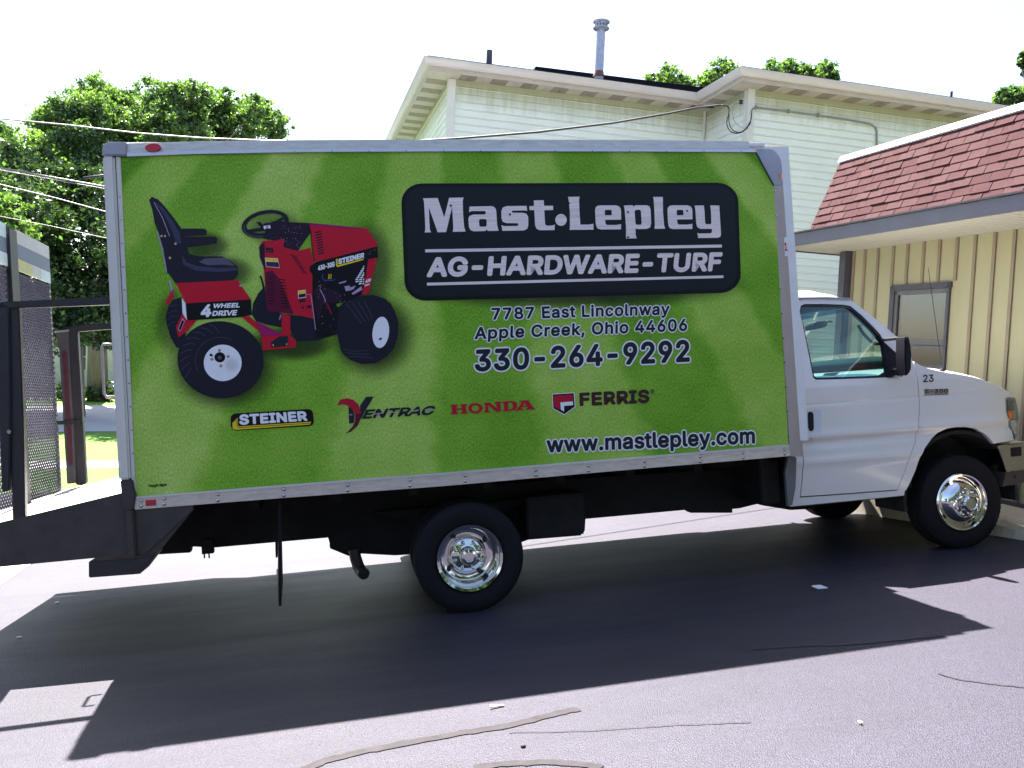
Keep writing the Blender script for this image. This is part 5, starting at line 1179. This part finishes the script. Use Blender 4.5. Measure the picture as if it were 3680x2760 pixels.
plain((.1, 0), (UJ, 0), (0, -1), 13); plain((UR, 0), (UR, -J), (-1, 0), 13); plain((UR + 4.4, -J), (UE, -J), (0, -1), 0); plain((0, 9), (0, .1), (-1, 0), 13); plain((0, 9), (0, 5.5), (-1, 0), 0)
L_(MB().box((-.022, -.024, 0), (.10, .0, HS)), 'corner_trim', trim_w, bevel=.003); L_(MB().box((-.024, .0, 0), (.0, .09, HS)), 'corner_trim', trim_w)
L_(MB().box((UR - .024, -J - .024, 0), (UR + .10, -J, HS)), 'corner_trim', trim_w, bevel=.003); L_(MB().box((UR - .024, -J, 0), (UR, -J + .10, HS)), 'corner_trim', trim_w)
L_(MB().box((UJ - .05, -.03, 0), (UJ - .018, -.0, HS)), 'corner_trim', trim_w)
# soffit panels
OV = ovh; OL = ovl; pw = .128
pl_ = MB().box((0, 0, 0), (pw - .008, 1, .012))
def spanel(x0, x1, y0, y1, k):
    MB().box((x0, y0, HS + .001), (x1, y1, HS + .013)).build('soffit_panel', soffit_d if k % 4 in (1, 2) else soffit_w, whiteb)
k = 0; x = .02
while x < UR - OV - .05: spanel(x, x + pw - .007, -OV, -.0, k); x += pw; k += 1
k = 0; y = -.02
while y < 5.4: spanel(-OL, -.0, y, y + pw - .007, k); y += pw; k += 1
MB().box((-OL, -OV, HS + .001), (.018, -.03, HS + .013)).build('soffit_panel', soffit_w, whiteb)
k = 0; x = UR + .02
while x < UR + 4.4: spanel(x, x + pw - .007, -J - OV, -J, k); x += pw; k += 1
k = 0; y = -J + .02
while y < -OV - .02: spanel(UR - OV, UR - .0, y, y + pw - .007, k); y += pw; k += 1
MB().box((UR - OV, -J - OV, HS + .001), (UR + .018, -J + .018, HS + .013)).build('soffit_panel', soffit_w, whiteb)
MB().box((UR - OV - .1, -OV, HS + .001), (UR, .0, HS + .0125)).build('soffit_panel', soffit_w, whiteb)
MB().box((UR + 4.4, -J - OV, HS + .001), (UE, -J, HS + .013)).build('soffit_panel', soffit_w, whiteb)
dark_back = MB().box((-OL + .02, -OV + .02, HS + .014), (UR - OV, 6, HS + .02)); dark_back.box((UR - OV + .02, -J - OV + .02, HS + .0145), (UE, 2, HS + .0205)); dark_back.build('soffit_backing', trim_brown, whiteb)
# fascia and gutter follow the same outline
path = [(-OL, 8.0), (-OL, -OV), (UR - OV, -OV), (UR - OV, -J - OV), (UE, -J - OV)]
def sweep(name, prof, m, bevel=0):
    """prof: (out, z) closed; path is followed with mitred corners; 'out' points to the left-hand outside"""
    P = [Vector((a, b, 0)) for a, b in path]; rings = []
    for i, p in enumerate(P):
        ns = []
        for (a, b) in ((i - 1, i), (i, i + 1)):
            if a < 0 or b >= len(P): continue
            d = (P[b] - P[a]).normalized(); ns.append(Vector((d.y, -d.x, 0)))
        n_ = ns[0] if len(ns) == 1 else (ns[0] + ns[1]) / (1 + ns[0].dot(ns[1]))
        rings.append([(p.x + n_.x * o, p.y + n_.y * o, z) for o, z in prof])
    K_ = len(prof); v = [q for r in rings for q in r]; f = []
    for i in range(len(P) - 1):
        for k in range(K_): f.append((i * K_ + k, i * K_ + (k + 1) % K_, (i + 1) * K_ + (k + 1) % K_, (i + 1) * K_ + k))
    f += [tuple(range(K_)), tuple((len(P) - 1) * K_ + k for k in range(K_))]
    return MB().add(v, f).build(name, m, whiteb, smooth=30)
sgn = 1
FH = .105
sweep('fascia', [(0, HS - .01), (.02, HS - .01), (.02, HS + FH), (0, HS + FH)], fascia_w)
sweep('gutter', [(.021, HS + FH - .055), (.07, HS + FH - .055), (.105, HS + FH - .02), (.118, HS + FH + .02), (.132, HS + FH + .05), (.132, HS + FH + .058), (.021, HS + FH + .06)], gutter_w)
rp1 = [(-OL - .06, -OV - .06), (UR - OV - .06, -OV - .06), (UR - OV - .06, -J - OV - .06), (UE, -J - OV - .06), (UE, 10), (-OL - .06, 10)]
zr0 = HS + FH + .060
MB().prism(rp1, lambda a, b: (a, b, zr0), lambda a, b: (a, b, zr0 + .034)).build('roof', shingle_dark, whiteb)
# low hip above the eaves and the steeper dark slope whose ridge shows behind the flue
ul = float(W1 @ at_w(1925, 238, W2, dL + 2.4)) - uL; rz = float(at_w(1925, 238, W2, dL + 2.4)[2]) - FZ; rz2 = float(at_w(2548, 316, W2, dL + 2.4)[2]) - FZ
ur2 = float(W1 @ at_w(2548, 316, W2, dL + 2.4)) - uL
ur3 = ur2 + 3.0; rz3 = rz2 + (rz2 - rz) / (ur2 - ul) * 3.0
MB().add([(-OL, -OV, zr0 + .02), (UE, -OV, zr0 + .02), (UE, 2.3, zr0 + .25), (1.4, 2.3, zr0 + .25), (-OL, 8, zr0 + .02), (1.4, 8, zr0 + .25), (UE, 8, zr0 + .25)], [(0, 1, 2, 3), (0, 3, 5, 4), (3, 2, 6, 5)]).build('roof', shingle_dark, whiteb)
MB().add([(ul - .22, 2.4, zr0), (ur3, 2.4, zr0), (ur3, 2.4, rz3), (ul, 2.4, rz), (ul - .22, 6.4, zr0), (ur3, 6.4, zr0), (ur3, 6.4, rz3), (ul, 6.4, rz)], [(0, 1, 2, 3), (3, 2, 6, 7), (0, 3, 7, 4), (1, 5, 6, 2), (4, 7, 6, 5)]).build('roof', shingle_dark, whiteb)
MB().add([(UR - OV, -J - OV, zr0 + .035), (UE, -J - OV, zr0 + .035), (UE, 3.4, zr0 + .50), (UR + 1.5, 3.4, zr0 + .50), (UR - OV, 3.4, zr0 + .03)], [(0, 1, 2, 3), (0, 3, 4)]).build('roof', shingle_dark, whiteb)
def on_roof(px, py, v): q = at_w(px, py, W2, dL + v); return float(W1 @ q) - uL, float(q[2]) - FZ
u_, z_ = on_roof(1757, 243, -.05); u2, z2 = on_roof(1757, 181, -.05)
MB().tube([(u_, -.05, z_ - .04), (u_, -.05, z_ - .02), (u_, -.05, z2)], [.052, .05, .047], 14).build('vent_pipe', black_pipe, whiteb, smooth=40)
u_, z_ = on_roof(2152, 272, .3); u2, z2 = on_roof(2160, 108, .3)
flue = MB().tube([(u_, .3, z_ - .4), (u2, .3, z2 - .0)], .077, 20).build('flue_pipe', galv, whiteb, smooth=40)
MB().lathe([(.10, 0), (.085, .06), (.079, .09)], c=(u_, .3, z_ - .02), n=20, axis='z').build('flue_collar', mat('rusty collar', (.16, .07, .05), .8), flue, smooth=40)
ztop = float(on_roof(2160, 75, .3)[1])
MB().lathe([(.079, z2 - .02), (.138, z2 + .015), (.142, z2 + .03), (.11, z2 + .035), (.10, ztop - .06), (.11, ztop - .05), (.145, ztop - .03), (.145, ztop - .012), (.10, ztop + .004), (.001, ztop + .01)], c=(u2, .3, 0), n=24, axis='z', close=False).build('flue_cap', galv, flue, smooth=35)
cg = MB()
for k in range(12):
    a = 2 * math.pi * k / 12; cg.box((u2 + .101 * math.cos(a) - .008, .3 + .101 * math.sin(a) - .008, z2 + .05), (u2 + .101 * math.cos(a) + .008, .3 + .101 * math.sin(a) + .008, ztop - .07))
prop(cg.build('cap_vents', seal_m, flue), kind='stuff')
u_, z_ = on_roof(3418, 358, -1.0); MB().tube([(u_, -1.0, z_ - .1), (u_, -1.0, z_ + .14)], .022, 8).build('vent_pipe', black_pipe, whiteb)
# conduit on the right wall
cv = -J - .03
def onw(px, py): q = at_w(px, py, W2, dR - .03); return (float(W1 @ q) - uL, cv, float(q[2]) - FZ)
zz3 = Z(2640, 240, 4.1475); zz9 = Z(2600, 200, 1.659)
cpth = [onw(*zz3(*p)) for p in ((250, 700), (256, 650), (275, 622), (316, 610), (805, 668), (1250, 728), (1659, 785))] + [onw(*zz9(*p)) for p in ((830, 398), (880, 408), (910, 432), (915, 460), (914, 560), (914, 700))]
cdt = MB().tube(cpth, .014, 8).build('conduit', conduit_m, whiteb, smooth=True)
for p in ((316, 605), (805, 662), (1250, 722)):
    q = onw(*zz3(*p)); MB().box((q[0] - .015, q[1] - .02, q[2] - .03), (q[0] + .015, q[1] + .02, q[2] + .025)).build('conduit_clamp', conduit_m, cdt)

# ------------------------------------------------------------------ cables
def cable(pts, r, m, label, group=None, n=14, sag=.0, cat='cable', name='overhead_cable'):
    P = [np.array(p, float) for p in pts]; out = []
    for a, b in zip(P[:-1], P[1:]):
        for k in range(n): t = k / n; q = a + (b - a) * t; q[2] -= sag * 4 * t * (1 - t); out.append(q)
    out.append(P[-1]); o = MB().tube(out, r, 6).build(name, m, smooth=True); return prop(o, label, cat, group)
def at_y(px, py, y): return at_w(px, py, (0, 1, 0), y)
z1_ = [at_y(*Z(0, 250, 2.011)(*p), y) for p, y in (((-900, 262), 9.5), ((0, 355), 9.5), ((500, 402), 9.6), ((1000, 460), 9.8), ((1450, 494), 9.9), ((1900, 512), 10), ((2500, 522), 10.2))]
cable(z1_, .012, cable_grey, 'uppermost overhead cable crossing the tree tops at the left', 'overhead cables at the left')
z2_ = [at_y(*Z(0, 250, 2.011)(*p), 9.0) for p in ((-900, 560), (0, 710), (400, 782), (755, 845), (1300, 935))]
cable(z2_, .013, cable_grey, 'pale thick cable second from the top, running down towards the box corner', 'overhead cables at the left')
cable([p + np.array([0, 0, -.035]) for p in z2_], .007, cable_grey, 'thin cable hanging just under the pale thick cable', 'overhead cables at the left')
z3_ = [at_y(*Z(0, 250, 2.011)(*p), 9.0) for p in ((-900, 570), (0, 830), (400, 928), (755, 1025), (1300, 1180))]
cable(z3_, .009, cable_grey, 'cable third from the top in front of the dark foliage', 'overhead cables at the left')
z4_ = [at_y(*Z(0, 750, 3.318)(*p), 9.0) for p in ((-1500, -190), (0, 90), (600, 205), (1260, 350), (2400, 610))]
cable(z4_, .005, cable_grey, 'lowest and thinnest overhead cable left of the box', 'overhead cables at the left')
sp_ = [at_w(px, py, W2, d) for (px, py, d) in ((300, 640, dL - 3.6), (1200, 525, dL - 3.4), (1665, 496, dL - 3.0), (1927, 475, dL - 2.7), (2202, 442, dL - 2.3), (2400, 408, dR - .6), (2497, 388, dR - .4), (2589, 378, dR - .25))]
cable(sp_, .014, cable_m, 'black service cable sloping up to the corner of the white house')
zz2 = Z(2300, 200, 5.53)
def lp(pts, dd=dR - .12): return [at_w(*zz2(*p), W2, dd) for p in pts]
cable(lp([(1620, 985), (1700, 985), (1750, 1010), (1772, 1060), (1765, 1150), (1735, 1250), (1722, 1340), (1745, 1430), (1800, 1510), (1890, 1545), (2000, 1530), (2110, 1460), (2190, 1350), (2212, 1240), (2218, 1150)]), .009, cable_m, 'outer black drip loop hanging at the corner of the white house', 'drip loops', n=4, name='drip_loop')
cable(lp([(1640, 980), (1720, 990), (1765, 1050), (1770, 1180), (1765, 1290), (1790, 1400), (1850, 1490), (1950, 1530), (2050, 1510), (2140, 1400), (2200, 1290), (2215, 1160)], dR - .16), .008, cable_m, 'inner black drip loop hanging at the corner of the white house', 'drip loops', n=4, name='drip_loop')
cable(lp([(2000, 925), (1920, 945), (1870, 965), (1850, 1050), (1840, 1150), (1855, 1250), (1890, 1330), (1970, 1400), (2060, 1440), (2150, 1450)], dR - .2), .004, cable_grey, 'thin grey wire from the insulator at the corner of the white house', n=4, name='ground_wire')
ins = at_w(*zz2(2005, 922), W2, dR - .15); mb = MB().lathe([(.02, -.03), (.035, -.02), (.02, 0), (.035, .02), (.02, .03)], c=tuple(ins), n=12, axis='z'); mb.build('insulator', cable_m); prop(bpy.data.objects['insulator'], 'small black insulator on the corner trim of the white house', 'insulator')

# ------------------------------------------------------------------ trees
def leaves(blobs, n, size, m, name, parent, seed, inner=.55):
    r = np.random.default_rng(seed); B = []
    for q in blobs:
        for _ in range(int(26 + 14 * min(q[3], 1.6))):
            d_ = r.normal(size=3); d_ /= np.linalg.norm(d_); k_ = r.uniform(.30, 1.12); rr_ = q[3] * r.uniform(.10, .34)
            B.append((q[0] + d_[0] * q[3] * k_, q[1] + d_[1] * q[3] * k_, q[2] + d_[2] * q[4] * k_, rr_, rr_ * .7))
    B = np.array(B, float); wts = B[:, 3] * B[:, 4]; wts /= wts.sum()
    idx = r.choice(len(B), n, p=wts); d = r.normal(size=(n, 3)); d /= np.linalg.norm(d, axis=1)[:, None]
    rad = np.abs(r.normal(.62, .42, n)); c = B[idx, :3] + d * rad[:, None] * np.stack([B[idx, 3], B[idx, 3], B[idx, 4]], 1) * (1 + .12 * r.normal(size=(n, 1)))
    a = r.normal(size=(n, 3)) + d * .5; a /= np.linalg.norm(a, axis=1)[:, None]; b = r.normal(size=(n, 3)); b -= (b * a).sum(1)[:, None] * a; b /= np.linalg.norm(b, axis=1)[:, None]
    t = np.cross(a, b); s = size * (.6 + .8 * r.random(n))[:, None]
    V = np.stack([c + b * s, c + t * s * .5, c - b * s * .8, c - t * s * .5], 1).reshape(-1, 3)
    me = bpy.data.meshes.new(name); me.vertices.add(4 * n); me.vertices.foreach_set('co', V.astype(np.float32).ravel())
    me.loops.add(4 * n); me.loops.foreach_set('vertex_index', np.arange(4 * n, dtype=np.int32)); me.polygons.add(n); me.polygons.foreach_set('loop_start', np.arange(0, 4 * n, 4, dtype=np.int32)); me.polygons.foreach_set('loop_total', np.full(n, 4, np.int32)); me.update()
    return mesh_obj(name, me, m, parent)
def tree(name, base, blobs, n, size, m, label, trunk_r=.28, seed=1, cat='tree', group=None, extra=None, top=None):
    root = empty(name, label, cat, tuple(map(float, base)), group); b0 = np.array(base, float); B = [(*(np.array(q[:3]) - b0), q[3], q[4]) for q in blobs]
    leaves(B, n, size, m, 'crown', root, seed)
    if extra: leaves(B, extra[0], size, extra[1], 'crown', root, seed + 50, inner=.85)
    rr = random.Random(seed); cen = np.mean([q[:3] for q in B], axis=0); zt_ = cen[2]
    tk = MB(); mid = [(0, 0, -.2), (rr.uniform(-.1, .1), rr.uniform(-.1, .1), zt_ * .3), (cen[0] * .3, cen[1] * .3, zt_ * .6), (cen[0] * .6, cen[1] * .6, zt_)]
    tk.tube(mid, [trunk_r * 1.25, trunk_r, trunk_r * .75, trunk_r * .3], 10); tk.build('trunk', bark, root, smooth=True)
    lm = MB()
    for q in B:
        s = np.array(mid[1]) + (np.array(mid[2]) - np.array(mid[1])) * rr.uniform(.2, 1.2); e = np.array(q[:3]); mdp = (s + e) / 2 + np.array([rr.uniform(-.3, .3), rr.uniform(-.3, .3), rr.uniform(-.2, .4)])
        lm.tube([s, mdp, e], [trunk_r * .35, trunk_r * .2, trunk_r * .06], 6)
    lm.build('limbs', bark, root, smooth=True)
    return root
def bl(px, py, y, r, rz=None): q = at_y(px, py, y); return (*q, r, rz or r * .85)
# big maple behind the back of the truck: trunk seen in the gap
tb = at_w(352, 1440, (0, 0, 1), FZ)
Y1 = float(tb[1])
blobs = []
rr = random.Random(21)
outline = [(640, 470, 1.0), (760, 390, 1.0), (880, 420, 1.0), (980, 470, .8), (330, 410, 1.2), (350, 330, .8), (470, 400, 1.0), (200, 500, 1.1), (580, 360, .9), (680, 350, .8), (100, 560, 1.1), (560, 520, 1.5), (420, 560, 1.5), (290, 600, 1.5), (780, 500, 1.2), (170, 430, .6), (640, 330, .5), (920, 400, .6)]
for (px, py, r_) in outline: blobs.append(bl(px, py, Y1 + rr.uniform(-2.5, 2.5), r_))
tree('maple_tree', tb, blobs, 150000, .065, leaf_a, 'broad sunlit maple whose top rises behind the rear of the truck', .30, 4, extra=(50000, leaf_c))
# darker tree in front and to its left, filling down behind the mesh gate
b2 = []; Y2 = Y1 - 6
for (px, py, r_) in ((60, 620, 1.2), (180, 700, 1.2), (300, 730, 1.1), (420, 780, 1.2), (80, 820, 1.1), (200, 860, 1.1), (350, 960, 1.1), (120, 1000, 1.2), (260, 1080, 1.1), (420, 1100, 1.2), (10, 720, 1.0), (-120, 800, 1.4), (-160, 1000, 1.5), (380, 660, .9), (30, 1120, 1.1), (480, 1000, 1.2), (600, 900, 1.6), (620, 700, 1.5), (330, 1180, .8), (180, 1180, .9), (460, 1200, .8)):
    b2.append(bl(px, py, Y2 + rr.uniform(-2, 2), r_))
tb2 = at_w(560, 1500, (0, 0, 1), FZ); tb2 = np.array([float(bl(150, 900, Y2, 1)[0]) + 1.0, Y2, FZ])
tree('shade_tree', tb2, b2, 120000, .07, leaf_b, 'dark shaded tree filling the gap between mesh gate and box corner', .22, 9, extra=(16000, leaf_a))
b3 = [bl(20, 770, Y2 - 4, .55), bl(60, 820, Y2 - 4, .45), bl(-60, 800, Y2 - 4, .7), bl(70, 860, Y2 - 4, .35), bl(10, 850, Y2 - 4, .45)]
tree('young_tree', (float(b3[2][0]) - .3, Y2 - 4, FZ), b3, 9000, .06, leaf_c, 'small bright yellow-green tree at the left edge behind the gate', .07, 12)
# trees whose tops show over the white house
for i, (pts, lab) in enumerate((([(2345, 285, .35), (2405, 255, .4), (2425, 280, .4), (2380, 290, .4)], 'loose tree top showing over the roof right of the flue'),
                                ([(2480, 300, .4), (2560, 290, .5), (2590, 262, .5), (2620, 246, .35), (2530, 302, .4), (2660, 270, .4)], 'tree top rising beside the gutter corner of the white house'),
                                ([(2795, 262, .6), (2850, 262, .6), (2905, 268, .5), (2960, 262, .5), (2985, 280, .4), (2830, 240, .3), (2970, 245, .25)], 'dense tree top over the right roof slope of the white house'),
                                ([(3610, 350, .4), (3650, 340, .4), (3590, 368, .35), (3690, 345, .5)], 'tree top between the white house roof and the maroon roof'),
                                ([(3692, 205, .16), (3672, 228, .08), (3720, 230, .3), (3664, 212, .05), (3690, 262, .10)], 'dark leafy branch end cut by the right edge'))):
    yb_ = 24. if i < 4 else 12.; B_ = [bl(px, py, yb_ + rr.uniform(-.6, .6), r_) for px, py, r_ in pts]; cx = float(np.mean([q[0] for q in B_]))
    B_ += [(q[0], q[1], q[2] - 1.2, q[3] * 1.4, q[4] * 1.5) for q in B_[:3]] if i < 4 else []
    tree('background_tree', (cx + (1.6 if i == 4 else 0), yb_ + .4, FZ), B_, (3200, 5200, 16000, 9000, 9000)[i], .075 if i < 4 else .045, leaf_b if i == 4 else (leaf_a if i != 2 else leaf_a), lab, .14, 30 + i, group='trees beyond the white house', extra=((1500, 2600, 6000, 5000, 3000)[i], leaf_c))

# trees and a house behind the viewer: they close off the low sky and show in the chrome
for i, (x, y, h, r_) in enumerate(((-11, -17, 6.5, 2.6), (-5.5, -19, 8, 3.0), (.5, -18, 7.5, 2.8), (6.5, -19, 8.5, 3.0), (12.5, -16, 7, 2.8), (-16, -9, 6.5, 2.6))):
    zb_ = float(gz(x, y)); q = random.Random(i); B_ = [(x + q.uniform(-1.6, 1.6), y + q.uniform(-1.2, 1.2), zb_ + h * k, r_ * q.uniform(.6, 1), r_ * .7) for k in (.35, .5, .62, .75, .9, .45, .6)]
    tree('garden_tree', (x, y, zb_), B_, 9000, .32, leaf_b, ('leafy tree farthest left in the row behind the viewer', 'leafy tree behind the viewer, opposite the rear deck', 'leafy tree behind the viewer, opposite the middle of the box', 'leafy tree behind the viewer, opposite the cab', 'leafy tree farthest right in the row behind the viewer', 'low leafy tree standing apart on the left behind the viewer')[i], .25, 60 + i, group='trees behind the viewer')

# ------------------------------------------------------------------ far house seen through the gap
hb = at_w(330, 1418, (0, 0, 1), FZ); hx, hy = float(hb[0]), float(hb[1])
fh = empty('far_house', 'pale house wall glimpsed under the trees across the street', 'house', (hx, hy, FZ))
MB().box((-5, 0, 0), (4.5, 6, 2.6)).build('wall', house_wall, fh)
MB().prism([(-.5, 2.6), (6.5, 2.6), (3, 4.4)], lambda a, b: (-5.3, a, b), lambda a, b: (4.8, a, b)).build('roof', house_roof, fh)
for x in (-3.2, -.6, 2.0):
    wn_ = MB().box((x - .42, -.05, .95), (x + .42, .02, 2.05)).build('window', trim_w, fh); MB().box((x - .36, -.07, 1.0), (x + .36, -.04, 1.5)).build('pane', house_pane, wn_); MB().box((x - .36, -.07, 1.53), (x + .36, -.04, 2.0)).build('pane', house_pane, wn_)
hd = at_w(250, 1440, (0, 0, 1), FZ); bsh = empty('hedge', 'low dark hedge in front of the far house', 'hedge', (float(hd[0]), float(hd[1]), FZ))
leaves([(i * .5 - 3, 0, .35, .45, .4) for i in range(20)], 9000, .07, leaf_b, 'foliage', bsh, 77)

# ------------------------------------------------------------------ small things on the asphalt
def ground_pt(px, py):
    p = at_w(px, py, (-.09103, .08183, .99248), 0); p[2] = float(gz(p[0], p[1])); return p
def scrap(px, py, lx, ly, rot, label, name='sun_spot_chip', m=chip_m, group=None):
    p = ground_pt(px, py); c, s = math.cos(rot), math.sin(rot); rnd = random.Random(px); v = []
    for z in (.004, .010):
        for (a, b) in ((-1, -1), (1, -.9), (.95, 1), (-.9, .95)): v.append((a * lx * c - b * ly * s, a * lx * s + b * ly * c, z + rnd.uniform(0, .004)))
    o = MB().add(v, [(0, 3, 2, 1), (4, 5, 6, 7), (0, 1, 5, 4), (1, 2, 6, 5), (2, 3, 7, 6), (3, 0, 4, 7)]).build(name, m); o.location = tuple(map(float, p)); prop(o, label, 'litter', group)
scrap(2945, 2116, .043, .035, .2, 'white chip standing in for a spot of sunlight in the shadow below the cab')  # thin white chip stands in for sunlight falling through onto the asphalt
scrap(205, 2172, .016, .010, .6, 'tiny pale scrap in the shadow edge at far left', name='leaf_scrap')
scrap(68, 2297, .016, .010, .3, 'tiny pale scrap in the shadow near the left edge', name='leaf_scrap')
scrap(1785, 2546, .035, .006, .1, 'pale dry blade by the edge of the box shadow', name='dry_blade', m=mat('dry straw', (.35, .32, .26), .8))
scrap(3091, 2605, .006, .010, .1, 'small white speck on the sunlit asphalt at lower right', name='leaf_scrap')
pb = ground_pt(1880, 2688); pbm = MB().lathe([(.001, -.002), (.010, .0), (.012, .007), (.006, .013), (.001, .014)], n=9, axis='z', close=False).build('pebble', stone_m, smooth=True); pbm.location = tuple(map(float, pb)); prop(pbm, 'small black pebble on the sunlit asphalt in the foreground', 'pebble')
